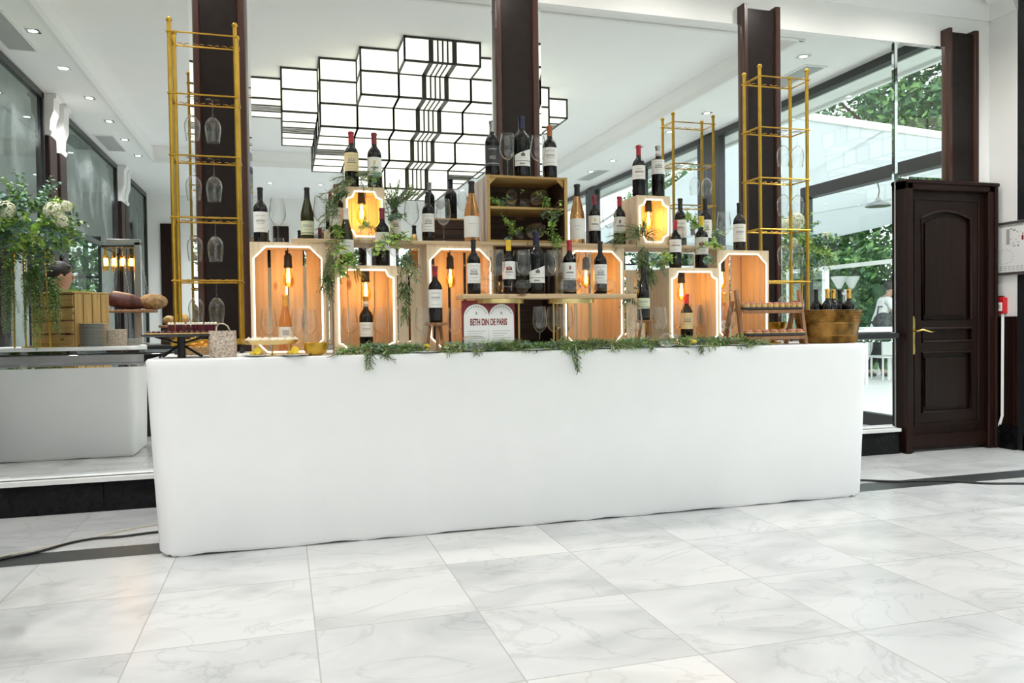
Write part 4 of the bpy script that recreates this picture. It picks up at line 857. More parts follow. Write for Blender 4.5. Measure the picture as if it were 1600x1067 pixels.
neon_crate('tall lit crate at the left end of the bar, with eight-sided neon opening',-.17,.24,ZB,ZT,4.60,.33,'oct',bulb=(X2(450,4.74,405),1.52),bl='tall crate at the left end of the bar')
neon_crate('small lit crate on the bar, left of the centre, with notched neon frame',.285,.632,ZB,1.553,4.47,.30,'notch',.016,'tight',bulb=(X2(571,4.6),1.43),bl='notched crate standing on the bar at left')
neon_crate('tall lit crate left of the religious certificate, eight-sided opening',.83,1.24,ZB,ZT,4.60,.33,'oct',bulb=(X2(703,4.74,405),1.52),bl='tall crate left of the certificate')
neon_crate('tall lit crate behind the red-capped bottle right of centre',1.69,2.11,ZB,ZT,4.60,.33,'oct',bulb=(X2(915,4.74,405),1.52),bl='tall crate behind the red-capped shelf bottle')
neon_crate('small lit crate on the bar, right of centre, with notched neon frame',2.36,2.722,ZB,1.555,4.47,.30,'notch',.016,'tight',bulb=(X2(1064,4.6),1.43),bl='notched crate standing on the bar at right')
neon_crate('tall lit crate at the right end of the bar, with eight-sided neon opening',2.81,3.21,ZB,ZT,4.64,.33,'oct',bulb=(X2(1127,4.78,405),1.52),bl='tall crate at the right end of the bar')
neon_crate('little lit crate on the upper board at left, under two red-capped bottles',.352,.586,ZP,2.018,4.60,.26,'notch',.014,'tight',bulb=(X2(565,4.71,320),1.90),power=.8,bl='little crate on the upper board at left')
neon_crate('little lit crate on the upper board at right, under two bottles',2.204,2.443,ZP,2.03,4.60,.26,'notch',.014,'tight',bulb=(X2(1013,4.71,320),1.905),power=.8,bl='little crate on the upper board at right')
def dark_crate(label,x0,x1,z0,z1,yf,dep,shelf,sm,fm):
    th=T('wine_crate',label,'crate',((x0+x1)/2,yf+dep/2,z0)); t=.015
    for xa in (x0,x1-t):
        g=MB(); n=4; d=dep/n
        for k in range(n): g.bbox((xa,yf+k*d+.001,z0),(xa+t,yf+(k+1)*d-.004,z1),.002)
        th.p('side_planks',g,sm)
        g=MB(); g.bbox((xa-.001,yf-.006,z0),(xa+t+.004,yf-.0005,z1),.001); th.p('edge_batten',g,M['oldpine'])
    g=MB(); g.bbox((x0+t,yf,z1-t),(x1-t,yf+dep,z1-.0005),.002); th.p('top_board',g,fm)
    g=MB(); g.bbox((x0+t,yf,z0),(x1-t,yf+dep,z0+t),.002); th.p('bottom_board',g,fm)
    g=MB(); n=5; h=(z1-z0-2*t)/n
    for k in range(n): g.bbox((x0+t,yf+dep-t,z0+t+k*h),(x1-t,yf+dep-.002,z0+t+(k+1)*h-.006),.002)
    th.p('back_slats',g,M['darkX']); g=MB(); g.box((x0+t+.001,yf+dep-t-.003,z0+t),(x1-t-.001,yf+dep-t-.001,z1-t)); 
    for q0,q1 in ((x0+t+.0005,x0+t+.003),(x1-t-.003,x1-t-.0005)): g.box((q0,yf+.004,z0+t),(q1,yf+dep-t-.004,z1-t))
    th.p('darkening_sheets',g,M['darkX'],smooth=0)  # thin dark sheets added only to darken the inside of the crate
    g=MB(); g.prism([(x0+t,z1-t),(x0+t+.05,z1-t),(x0+t,z1-t-.05)],yf+.01,yf+.022); g.prism([(x1-t,z1-t),(x1-t-.05,z1-t),(x1-t,z1-t-.05)],yf+.01,yf+.022); th.p('corner_block',g,M['oldpine'])
    if shelf: g=MB(); g.bbox((x0+t+.003,yf+.004,shelf),(x1-t-.003,yf+dep-t-.004,shelf+.016),.002); th.p('shelf',g,M['oldpineX'])
    return th
dark_crate('dark weathered crate with a middle shelf, topmost in the centre of the display',1.205,1.722,ZP,2.122,4.60,.34,ZP+.205,M['greyY'],M['oldpineX'])
dark_crate('dark empty crate under the centre of the upper board, half hidden by the certificate',1.252,1.678,ZB,ZT,4.66,.28,None,M['darkX'],M['darkX'])
def plank(label,x0,x1,y0,y1,z0,z1,mat=None,name='shelf_board'):
    return tag(MB().bbox((x0,y0,z0),(x1,y1,z1),.003).build(name,mat or M['board'],normals=True),label,'board')
plank('long pale board laid across the crates left of the centre',.055,1.455,4.585,4.86,ZT,ZP)
plank('long pale board laid across the crates right of the centre',1.46,2.84,4.585,4.86,ZT,ZP)
ZM=1.388
plank('low shelf board in front of the crates, carried by gold risers',1.0,2.10,4.40,4.575,ZM-.028,ZM)
for px,lab in ((780,'gold riser under the shelf board behind the certificate'),(892,'gold riser under the right half of the shelf board')):
    cx_=X2(px,4.485,468); th=T('gold_riser',lab,'stand',(cx_,4.485,ZB),'gold risers of the shelf board'); z=ZM-.028
    th.p('disc_top',MB().lathe([(0,-.012),(.143,-.012),(.148,-.026),(.150,-.026),(.150,-.001),(0,-.001)],(cx_,4.485,z),32,sy=.55),M['goldpale'])
    for a in (-.2,PI/2,PI+.2): th.p('leg',MB().tube([(cx_+.12*math.cos(a),4.485+.06*math.sin(a),ZB),(cx_+.12*math.cos(a),4.485+.06*math.sin(a),z-.012)],.006,8),M['goldpale'])
# ================= BOTTLES =================
FONT={'N':['101','111','111','111','101'],'O':['111','101','101','101','111'],'B':['110','101','110','101','110'],'L':['100','100','100','100','111'],'E':['111','100','110','100','111']}
def patch(m,r,z0,z1,a0,a1,mi=0,n=None,out=.0):
    n=n or max(1,int(abs(a1-a0)/.22)); vs=[]
    for i in range(n+1): a=a0+(a1-a0)*i/n; vs+=[(r*math.sin(a),-r*math.cos(a),z0),(r*math.sin(a),-r*math.cos(a),z1)]
    m.add(vs,[(2*i,2*i+2,2*i+3,2*i+1) for i in range(n)],mi)
def bottle(shape='bord',glass='wine',cap='cblk',paper='paper',lz=(.20,.56),prints='lines',Hh=.33,Rr=.0405,collar=None):
    th=T('wine_bottle','','wine bottle',(0,0,0)); o=th.o
    if shape=='bord': pr=[(0,.012),(.6,.008),(.93,0),(1,.012),(1,.60),(.97,.64),(.85,.685),(.60,.725),(.42,.755),(.36,.79),(.345,.84),(.345,.955),(.40,.958),(.40,.985),(.34,.99)]
    elif shape=='burg': pr=[(0,.012),(.6,.008),(.93,0),(1,.012),(1,.44),(.97,.50),(.88,.56),(.72,.64),(.55,.72),(.42,.79),(.36,.86),(.345,.955),(.40,.958),(.40,.985),(.34,.99)]
    else: pr=[(0,.012),(.6,.008),(.90,0),(.97,.02),(.93,.12),(.92,.20),(1,.36),(.97,.45),(.85,.55),(.62,.67),(.42,.77),(.34,.84),(.32,.955),(.37,.958),(.37,.985),(.33,.99)]
    g=MB(); g.lathe([(r*Rr,z*Hh) for r,z in pr],n=24); b=g.build('bottle_glass',M[glass],o,smooth=50)
    def rad(z):
        for (r0,z0),(r1,z1) in zip(pr,pr[1:]):
            if z0<=z<=z1 and z1>z0: return (r0+(r1-r0)*(z-z0)/(z1-z0))*Rr
        return Rr*.34
    g=MB(); c0=.80; g.lathe([(rad(c0)+.0004,c0*Hh),(rad(c0)+.0012,c0*Hh),(rad(.88)+.0012,.88*Hh),(rad(.95)+.0012,.95*Hh),(.405*Rr+.001,.957*Hh),(.405*Rr+.001,.99*Hh),(.33*Rr,1.0*Hh),(0,1.0*Hh)],n=20); g.build('capsule',M[cap],o,smooth=50)
    if collar: g=MB(); patch(g,rad(.84)+.0018,.845*Hh,.90*Hh,-PI/2,PI/2); g.build('collar_band',M[collar],o,smooth=60)
    if paper:
        g=MB(); rl=Rr+.0007; z0,z1=lz[0]*Hh,lz[1]*Hh; A=1.35
        if prints=='magnum':
            n=12; vs=[]
            for i in range(n+1): a=-1.0+2.2*i/n; vs+=[(rl*math.sin(a),-rl*math.cos(a),z0),(rl*math.sin(a),-rl*math.cos(a),z1-(1-i/n)*.035*Hh/.33)]
            g.add(vs,[(2*i,2*i+2,2*i+3,2*i+1) for i in range(n)],0)
        else: patch(g,rl,z0,z1,-A,A,0,14)
        ink={'paper':1,'cream':1,'pgreen':1,'darklab':3}.get(paper,1); r2=rl+.0004; hz=z1-z0
        def ln(u0,u1,a0,a1,mi=1): patch(g,r2,z0+u0*hz,z0+u1*hz,a0,a1,mi)
        rr=random.Random(len(bpy.data.objects))
        def words(u,h,w,mi,dens=.045):
            a=-w
            while a<w: q=dens*rr.uniform(.5,1.3); ln(u,u+h*rr.uniform(.75,1),a,min(w,a+q),mi); a+=q+dens*.45
        if prints=='lines': words(.78,.05,.7,4); words(.50,.12,.65,4,.03); words(.40,.04,.5,4); words(.16,.03,.6,4)
        elif prints=='chateau':
            ln(.52,.60,-.5,.5,4); 
            for a in (-.42,-.25,0,.25,.42): ln(.60,.70+(.06 if a==0 else 0),a-.06,a+.06,4)
            words(.42,.08,.6,1,.04); words(.26,.05,.5,4); words(.84,.04,.7,4); words(.1,.03,.7,4)
        elif prints=='redchateau':
            ln(.5,.56,-.45,.45,2)
            for a in (-.36,-.2,0,.2,.36): ln(.56,.68+(.07 if a==0 else 0),a-.07,a+.07,2)
            words(.36,.08,.6,1,.05); words(.22,.04,.5,4)
        elif prints=='redscript': words(.48,.10,.7,2,.05); words(.72,.05,.5,4); words(.2,.04,.5,4)
        elif prints=='emblem':
            for i in range(5): ln(.60+i*.04,.64+i*.04,-.16+.02*abs(i-2),.16-.02*abs(i-2),2 if cap=='cred' else 5)
            words(.38,.10,.55,1,.05); words(.22,.04,.5,4); ln(.08,.10,-.9,.9,4)
        elif prints=='magnum':
            for a,h in ((-.20,.10),(-.10,.13),(0,.20),(.10,.13),(.20,.10)): ln(.58,.60+h,a-.045+.1,a+.045+.1,1)
            ln(.55,.60,-.14,.34,1); words(.46,.03,.35,4,.03); ln(.27,.30,-1.0,1.2,1); words(.08,.10,.3,1,.06)
        elif prints=='NOBLE':
            cw=.10
            for k,ch in enumerate('NOBLE'):
                for i,row in enumerate(FONT[ch]):
                    for j,v in enumerate(row):
                        if v=='1': a=-.40+k*.17+j*cw*.42; ln(.46-i*.032,.492-i*.032,a,a+cw*.42,0+3)
            ln(.10,.14,-1.2,1.2,3); words(.80,.06,.6,3,.07)
        elif prints=='side': words(.62,.03,.45,4,.05); words(.46,.025,.25,4)
        elif prints=='stripe': ln(.10,.16,-1.3,1.3,1); words(.55,.2,.7,4,.06); words(.34,.05,.5,4)
        elif prints=='stamp': ln(.35,.75,-.42,.42,4); ln(.4,.44,-.3,.3,0); ln(.5,.54,-.3,.3,0); ln(.6,.66,-.3,.3,0)
        g.build('label_paper',[M[paper],M['ink'],M['redink'],M['csil'],M['midink'],M['cyel']],o,smooth=60)
    return o
BT={
 'blk':bottle(cap='cblk'),'blkch':bottle(cap='cblk',prints='chateau'),'gburg':bottle('burg','green','cblk','pgreen',(.10,.36),'stripe'),
 'redcream':bottle(cap='cred',paper='cream',prints='chateau',lz=(.30,.62)),'burem':bottle(cap='cbur',prints='emblem',lz=(.24,.56)),'bur':bottle(cap='cbur',prints='lines',lz=(.26,.58),collar='cred'),
 'noble':bottle(cap='csil',paper='darklab',prints='NOBLE',lz=(.18,.54),Hh=.315),'mag':bottle(cap='navy',prints='magnum',lz=(.18,.46),Hh=.355,Rr=.049),'cop':bottle(cap='ccop',prints='lines',lz=(.24,.58),Hh=.31),
 'rose':bottle('prov','rose','cblk','paper',(.08,.42),'side',Hh=.37,Rr=.048),'rosegold':bottle('prov','rose','cgold','paper',(.22,.44),'stamp',Hh=.34),'redscr':bottle(cap='cred',prints='redscript',lz=(.34,.60)),
 'silv':bottle(cap='csil',prints='chateau',lz=(.45,.72),collar='cwht'),'bury':bottle(cap='cbur',prints='emblem',lz=(.28,.58)),'redem':bottle(cap='cred',prints='emblem',lz=(.26,.58)),'yel':bottle(cap='cyel',prints='redchateau',lz=(.28,.60)),
 'grey2':bottle(cap='csil',prints='lines',lz=(.26,.52),collar='cwht'),'white':bottle('burg','green','cwht','paper',(.2,.45),'lines'),'goldcap':bottle(glass='wine',cap='cgold',prints='lines'),'gdark':bottle('burg','wine','cblk','pgreen',(.22,.42),'stripe')}
for k,o in BT.items(): o.name='wine_bottle'
SP={k:o for k,o in BT.items()}; FIRST=set()
def put(proto,x,y,z,label,group=None,rz=None,scale=1,rot=None,key=None):
    if rz is None: rz=math.atan2(-x,y)*.8
    if id(proto) in FIRST: o=dup(proto,(x,y,z),rz,label,group)
    else: FIRST.add(id(proto)); o=proto; o.location=(x,y,z); o['label']=label; 
    if group: o['group']=group
    o.scale=(scale,)*3; o.rotation_euler=rot if rot else (0,0,rz)
    return o
GB='bottles of the wine display'
def bt(kind,px,top,base,Y,z,label,h=None,rz=None):
    x=onY(px,(top+base)/2,Y).x; hz=onY(px,top,Y).z-z
    base_h={'mag':.355,'rose':.37,'rosegold':.34,'noble':.315,'cop':.31}.get(kind,.33)
    return put(BT[kind],x,Y,z,label,GB,rz=rz,scale=max(.8,min(1.15,hz/base_h)))
ZC=ZT; ZS=1.553; ZTOP1=2.018; ZTOP2=2.03; ZTC=2.122
bt('blk',407,293,378,4.72,ZC,'black-capped red wine bottle leftmost on top of the tall left crate')
bt('gburg',480,293,374,4.70,ZP,'green sloping-shouldered bottle with pale green label at the left end of the upper board')
bt('bur',526,288,375,4.70,ZP,'red wine bottle with burgundy capsule left of the little lit crate, partly behind fir sprigs')
bt('white',541,325,400,4.55,ZS,'green bottle with white capsule among leaves on top of the left notched crate')
bt('redcream',549,206,289,4.70,ZTOP1,'red-capped bottle with yellow cream label on the little left crate')
bt('burem',585,208,290,4.70,ZTOP1,'dark red-capped bottle with white emblem label on the little left crate')
bt('bury',597,325,415,4.58,ZS,'burgundy-capped bottle behind leaves on top of the left notched crate, right of a glass')
bt('blkch',618,318,378,4.74,ZP,'bottle with white label half hidden in foliage right of the little left crate')
bt('blkch',669,300,376,4.68,ZP,'black-capped red wine bottle between two glasses on the upper board left of centre')
bt('rose',737,283,381,4.665,ZP,'amber rose wine bottle left of the dark centre crate')
bt('noble',769,189,268,4.68,ZTC,'black bottle with dark NOBLE label leftmost on the dark centre crate')
bt('mag',815,182,270,4.68,ZTC,'large magnum bottle with slanted white crown label on top of the centre crate')
bt('cop',859,197,271,4.68,ZTC,'bottle with copper capsule rightmost on the dark centre crate')
bt('rose',902,288,381,4.665,ZP,'amber rose wine bottle right of the dark centre crate')
bt('bury',929,305,380,4.68,ZP,'burgundy-capped bottle with gold emblem label right of the rose bottle on the upper board')
bt('redem',968,307,378,4.72,ZP,'bright red-capped bottle behind a glass, left of the little right crate')
bt('redscr',998,227,303,4.70,ZTOP2,'red-capped bottle with red script label on the little right crate')
bt('silv',1028,228,303,4.70,ZTOP2,'silver-capped bottle with high white label on the little right crate')
bt('blk',1063,310,378,4.78,ZP,'black-capped bottle standing just right of the little right crate, behind foliage')
bt('blkch',1102,310,380,4.76,ZP,'black-capped bottle on the right end of the upper board, behind leaves')
bt('redscr',1055,344,416,4.58,ZS,'red-capped bottle on top of the right notched crate, left of a glass')
bt('yel',1096,338,416,4.60,ZS,'yellow-capped bottle with red castle label on top of the right notched crate')
bt('blk',1155,317,384,4.76,ZC,'black-capped bottle on top of the tall right crate by the gold rack')
bt('blkch',740,374,459,4.48,ZM,'black-capped bottle leftmost on the low shelf board')
bt('yel',795,375,458,4.50,ZM,'yellow-capped bottle with red castle label on the low shelf board')
bt('mag',838,362,458,4.50,ZM,'large magnum with slanted white crown label on the low shelf board')
bt('redem',890,375,458,4.50,ZM,'bright red-capped bottle with emblem label on the low shelf board')
bt('blkch',938,377,458,4.50,ZM,'black-capped bottle rightmost on the low shelf board')
bt('rosegold',446,460,550,4.68,ZB+.014,'rose wine bottle with gold capsule inside the tall left crate')
bt('grey2',572,462,540,4.60,ZB+.014,'silver-capped red wine bottle between two glasses inside the left notched crate')
bt('redcream',1073,459,533,4.60,ZB+.014,'red-capped bottle with cream label inside the right notched crate')
bt('rosegold',1131,457,528,4.76,ZB+.014,'rose bottle with stamped label inside the tall right crate')
def stool(px,Y,zt,label,r=.065):
    x=X2(px,Y,510); th=T('wooden_stool',label,'stool',(x,Y,ZB),'tiny stools used as bottle stands')
    th.p('seat',MB().lathe([(0,-.018),(r-.004,-.018),(r,-.012),(r,-.004),(r-.005,0),(0,0)],(x,Y,zt),24),M['walnut'])
    for a in (.6,2.6,4.7): th.p('leg',MB().tube([(x+r*.9*math.cos(a),Y+r*.75*math.sin(a),ZB),(x+r*.55*math.cos(a),Y+r*.5*math.sin(a),zt-.018)],[.008,.011],8),M['walnut'])
    return x
x=stool(681,4.50,1.225,'tiny walnut stool under the red-capped bottle in front of the crate left of the certificate'); put(BT['bur'],x,4.50,1.225,'burgundy-capped bottle standing on a tiny stool left of the certificate',GB)
x=stool(1010,4.50,1.225,'tiny walnut stool under the olive bottle right of the low shelf board'); put(BT['gdark'],x-.02,4.50,1.225,'olive sloping-shouldered bottle on a tiny stool right of the low shelf board',GB)
# ================= GLASSES =================
wg=T('wine_glass','','wine glass',(0,0,0)); go=wg.o
MB().lathe([(.0,.096),(.012,.098),(.026,.110),(.038,.130),(.043,.152),(.0425,.175),(.039,.205),(.0345,.240),(.034,.2405),(.0332,.239),(.0375,.205),(.0412,.175),(.0417,.152),(.0367,.131),(.0248,.1115),(.011,.100),(0,.0985)],n=24).build('bowl',M['glass'],go,smooth=60)
MB().lathe([(.0055,.004),(.0034,.02),(.0034,.08),(.006,.092),(.004,.097)],n=10).build('stem',M['glass'],go,smooth=60)
MB().lathe([(0,.0),(.034,.0),(.0355,.0012),(.034,.002),(.012,.0045),(.005,.009),(0,.009)],n=24).build('foot',M['glass'],go,smooth=60)
GG='wine glasses of the display'
def gl(px,top,base,Y,z,label):
    x=onY(px,(top+base)/2,Y).x; h=onY(px,top,Y).z-z
    return put(go,x,Y,z,label,GG,scale=max(.8,min(1.12,h/.24)))
def gl_lying(px,Y,z,label,rz):
    x=onY(px,500,Y).x; s=1.0; tilt=math.asin(.0085/.152)
    o=put(go,x,Y,z+.0440,label,GG); o.rotation_euler=(PI/2-.055,0,rz); return o
for a in [(434,310,378,4.70,ZC,'wine glass on the tall left crate between the black-capped and the green bottle'),(502,308,374,4.69,ZP,'wine glass right of the green bottle on the upper board'),
 (571,352,415,4.56,ZS,'wine glass on top of the left notched crate, between two bottles'),(643,313,375,4.68,ZP,'wine glass left of the black-capped bottle, right of the foliage on the upper board'),
 (693,312,380,4.66,ZP,'wine glass between the black-capped and the amber rose bottle on the upper board'),(793,207,268,4.67,ZTC,'wine glass left of the magnum on the dark centre crate'),(841,209,270,4.67,ZTC,'wine glass right of the magnum on the dark centre crate'),
 (952,318,379,4.66,ZP,'wine glass between two red-capped bottles on the upper board right of centre'),(1076,350,416,4.56,ZS,'wine glass on top of the right notched crate'),(1131,325,384,4.72,ZC,'wine glass on top of the tall right crate'),
 (757,392,458,4.53,ZM,'wine glass just right of the leftmost bottle on the low shelf board'),(777,390,458,4.45,ZM,'wine glass left of the yellow-capped bottle on the low shelf board'),(811,392,458,4.54,ZM,'wine glass right of the yellow-capped bottle on the low shelf board, the one behind'),(819,391,459,4.44,ZM,'wine glass directly left of the low magnum, the one in front'),
 (857,392,458,4.54,ZM,'wine glass directly right of the low magnum, the one behind'),(867,391,459,4.44,ZM,'wine glass right of the low magnum, in front of the other'),(914,392,459,4.46,ZM,'wine glass with glowing bulb behind it, between the two rightmost shelf bottles'),
 (420,483,552,4.64,ZB+.014,'wine glass left of the rose bottle in the tall left crate'),(468,483,553,4.53,ZB,'wine glass right of the rose bottle by the tall left crate'),(484,484,552,4.66,ZB+.014,'wine glass at the right inside the tall left crate'),
 (547,481,543,4.58,ZB+.014,'wine glass left of the silver-capped bottle in the left notched crate'),(594,481,543,4.58,ZB+.014,'wine glass right of the silver-capped bottle in the left notched crate'),
 (661,481,548,4.47,ZB,'wine glass left of the tiny stool by the certificate'),(711,481,548,4.50,ZB,'wine glass between the tiny stool and the certificate'),
 (843,479,540,4.46,ZB,'leftmost of the three wine glasses under the low shelf board'),(865,479,540,4.52,ZB,'middle one of the three wine glasses under the low shelf board'),(884,479,540,4.45,ZB,'rightmost of the three wine glasses under the low shelf board'),
 (993,480,540,4.45,ZB,'wine glass left of the tiny stool right of the shelf board'),(1031,480,540,4.46,ZB,'wine glass between the tiny stool and the right notched crate'),
 (1059,476,533,4.58,ZB+.014,'wine glass left of the cream-labelled bottle in the right notched crate'),(1088,476,533,4.56,ZB+.014,'wine glass directly right of the cream-labelled bottle in the right notched crate'),(1100,476,533,4.63,ZB+.014,'wine glass farther right of the cream-labelled bottle in the right notched crate'),
 (1139,478,533,4.56,ZB,'wine glass in front of the rose bottle by the tiered ladder stand')]: gl(*a)
for a in [(783,4.435,ZM,'fallen wine glass lying left on the low shelf board, its bowl to the left',1.9),(800,4.44,ZM,'fallen wine glass lying in front of the yellow-capped bottle',-1.75),(912,4.435,ZM,'fallen wine glass lying by the red-capped shelf bottle',1.9),(930,4.44,ZM,'fallen wine glass lying in front of the rightmost shelf bottle',-1.5),
 (690,4.44,ZB,'fallen wine glass lying on the bar left of the certificate',1.2),(1012,4.42,ZB,'fallen wine glass on the bar under the tiny stool at right, rim forward',.35),
 (822,4.74,ZP+.221,'glass lying on the middle shelf of the dark centre crate, at right',.2),(800,4.74,ZP+.221,'glass lying on the middle shelf of the dark centre crate, at left',-.25),(812,4.70,ZP+.015,'glass lying in the bottom of the dark centre crate, at left',.3),(838,4.70,ZP+.015,'glass lying in the bottom of the dark centre crate, at right',-.2)]: gl_lying(*a)
# ================= GOLD GLASS RACKS =================
TI=[3.0,2.63,2.26,1.885,1.50]
def rack(label,x0,x1,y0,y1,gx,gy,side):
    th=T('glass_rack',label,'glass rack',((x0+x1)/2,(y0+y1)/2,ZB),'gold glass racks'); zb=ZB+.055
    th.p('base',MB().bbox((x0-.03,y0-.02,zb),(x1+.03,y1+.02,zb+.035),.004),M['gold'])
    for a in (x0,x1):
        for b in (y0,y1):
            th.p('caster',MB().lathe([(0,-.011),(.02,-.011),(.024,-.007),(.024,.007),(.02,.011),(0,.011)],(a,b,ZB+.024),14,rot=Matrix.Rotation(PI/2,3,'Y')).tube([(a,b,ZB+.03),(a,b,zb)],.008,6),M['cblk'])
            q=th.p('post',MB().tube([(a,b,zb+.03),(a,b,3.06)],.0125,12),M['gold']); th.p('finial',MB().sphere((a,b,3.072),.018,12,8),M['gold'],parent=q)
    for z in TI:
        g=MB(); e=.014
        g.tube([(x0-e,y0-e,z),(x1+e,y0-e,z),(x1+e,y1+e,z),(x0-e,y1+e,z)],.0052,8,closed=True)
        th.p('tier_frame',g,M['gold'])
        for k in range(4):
            xx=x0+.055+k*(x1-x0-.11)/3
            for yy,s in ((y0-e,1),(y1+e,-1)):
                Q=[(xx+sg*a,yy+s*b,z+c) for sg,L in ((-1,((.032,.022,.008),(.022,.032,.008),(.008,.02,.007))),(1,((0,0,.004),(.008,.02,.007),(.022,.032,.008),(.032,.022,.008)))) for a,b,c in L]
                th.p('glass_hook',MB().tube(Q,.0026,5),M['gold'])
        th.p('glass_rail',MB().tube([(x0,y0,z-.004),(x0,y1,z-.004)],.003,6),M['gold'])
    nm=['second','third','fourth','lowest']
    for i,z in enumerate(TI[1:]):
        for j,(px,yy) in enumerate(gx):
            xx=onY(px,300,yy).x; o=put(go,xx,yy,z+.012,'upside-down wine glass on the %s tier of the %s gold rack, %s one'%(nm[i],side,['left','right'][j]),'glasses hanging in the %s gold rack'%side,scale=1.12); o.rotation_euler=(PI,0,j*.4+i)
rack('tall gold metal rack with hanging wine glasses at the left end of the bar',-.625,-.25,5.12,5.34,((303,5.22),(335,5.24)),0,'left')
rack('tall gold metal rack with hanging wine glasses at the right end of the bar',3.385,3.79,4.99,5.19,((1224,5.09),(1246,5.09)),0,'right')
# ================= FOOD, BOWLS, BASKETS ON THE BAR =================
th=T('cake_stand','black round table riser on crossed legs at the left end of the bar','stand',(-.535,4.60,ZB)); c=(-.535,4.60); zt=1.178
th.p('disc_top',MB().lathe([(0,-.01),(.19,-.012),(.205,-.004),(.205,0),(0,0)],(c[0],c[1],zt),40),M['slate']); th.p('column',MB().tube([(c[0],c[1],ZB),(c[0],c[1],zt-.008)],.022,10),M['black'])
for a in (-.35,PI+.35,PI-.5,.5): th.p('leg',MB().tube([(c[0]+.115*math.cos(a),c[1]+.115*math.sin(a),ZB+.004),(c[0],c[1],ZB+.075),(c[0]-.14*math.cos(a),c[1]-.14*math.sin(a),zt-.012)],.0055,6),M['black'])
rr=random.Random(4); tp=T('tasting_tube','','food',(0,0,0)); tp.p('tube',MB().lathe([(0,0),(.008,.0),(.009,.004),(.009,.045),(0,.045)],n=10),M['tube']); tp.p('white_cap',MB().sphere((0,0,.05),.009,8,6),M['rice'])
for k in range(14):
    xx=c[0]-.05+.018*k; yy=c[1]+rr.uniform(-.10,.06); o=put(tp.o,xx,yy,zt+.001,'white-topped tasting tube on the black riser, %s from the left'%ORD[k],'tasting tubes on the black riser',scale=1.1,rz=0)
ct=T('canape','','food',(0,0,0)); ct.p('toast',MB().bbox((-.018,-.014,0),(.018,.014,.008),.003),M['choux']); ct.p('topping',MB().sphere((0,0,.012),.013,8,6,sc=(1,.8,.6)),M['ham'])
for k in range(12): put(ct.o,c[0]-.155+.028*k,c[1]-.13+.02*math.cos(k)+.012*(k-5.5)**2*.16,zt,'small canape at the front rim of the black riser, %s from the left'%ORD[k],'canapes on the black riser',rz=rr.uniform(0,3))
x0,x1=-.385,-.245; th=T('handled_bag','small woven seagrass bag with a loop handle left of the tall left crate','bag',(-.315,4.50,ZB)); 
g=MB(); ring=[]; 
for i,(z,w,d) in enumerate(((0,.066,.035),(.004,.069,.038),(.05,.072,.04),(.10,.071,.036),(.145,.069,.028),(.142,.065,.025),(.01,.062,.03))):
    pts=rrect(-w,w,-d,d,.02,3); ring.append([(-.315+p[0],4.50+p[1],ZB+z) for p in pts])
K=len(ring[0]); vs=[p for r_ in ring for p in r_]; g.add(vs,[(l*K+k,l*K+(k+1)%K,(l+1)*K+(k+1)%K,(l+1)*K+k) for l in range(6) for k in range(K)]+[tuple(range(K-1,-1,-1)),tuple(range(6*K,7*K))]); th.p('body',g,M['rattan']); th.p('handle',MB().tube([(-.345,4.475,1.19),(-.343,4.47,1.215),(-.33,4.47,1.233),(-.305,4.47,1.232),(-.285,4.47,1.218),(-.275,4.472,1.19)],.0045,6),M['rattan'])
bb=woven('shallow woven basket of orange crisps behind the black riser',(-.47,5.0,ZB),.12,.135,.05,M['wicker'],sy=.6); g=MB()
for k in range(120): a=rr.uniform(0,2*PI); r_=rr.uniform(0,.11); p=Vector((-.47+r_*math.cos(a),5.0+r_*math.sin(a)*.55,ZB+.03+rr.uniform(0,.05)*(1-r_*5))); g.sphere(p,.012,6,4,sc=(1,.8,.35),rot=Matrix.Rotation(rr.uniform(0,3),3,'X'))
o=g.build('orange_crisps',M['chips']); tag(o,'heap of orange crisps in the woven basket behind the black riser','crisps'); o['kind']='stuff'
# gold cake stand with rice-paper bites
cx_=X2(425,4.50,530); th=T('cake_stand','round gold-legged tray of pale rolled bites in front of the tall left crate','stand',(cx_,4.50,ZB)); zt=1.128
th.p('tray',MB().lathe([(0,-.006),(.13,-.006),(.155,.012),(.158,.012),(.135,-.012),(.03,-.014),(0,-.014)],(cx_,4.50,zt),36,sy=.62),M['goldpale'])
for a in (-.5,PI+.5,PI/2): th.p('leg',MB().tube([(cx_+.1*math.cos(a),4.50+.055*math.sin(a),ZB),(cx_+.1*math.cos(a),4.50+.055*math.sin(a),zt-.012)],.005,8),M['goldpale'])
rb=T('rice_roll','','food',(0,0,0)); rb.p('wrapper',MB().sphere((0,0,.014),.026,12,7,sc=(1.15,.75,.6)).tube([(-.02,-.004,.02),(0,.006,.031),(.022,-.002,.02)],[.003,.006,.002],6),M['rice']); rb.p('filling',MB().sphere((.026,0,.013),.009,7,5,sc=(1,.8,.8)),M['ham'])
for k in range(13): put(rb.o,cx_-.12+.02*k,4.50+(-.035 if k%2 else .03),zt-.006,'pale folded rice-paper bite on the gold-legged tray, %s from the left'%ORD[k],'rice-paper bites on the gold-legged tray',rz=rr.uniform(-.8,.8))
cx_=X2(493,4.46,545); tag(MB().lathe([(0,.0),(.03,0),(.05,.012),(.066,.035),(.072,.070),(.070,.071),(.062,.036),(.045,.015),(0,.006)],(cx_,4.46,ZB),32).build('gold_bowl',M['gold'],normals=True),'small polished gold bowl on the bar right of the gold-legged tray','bowl')
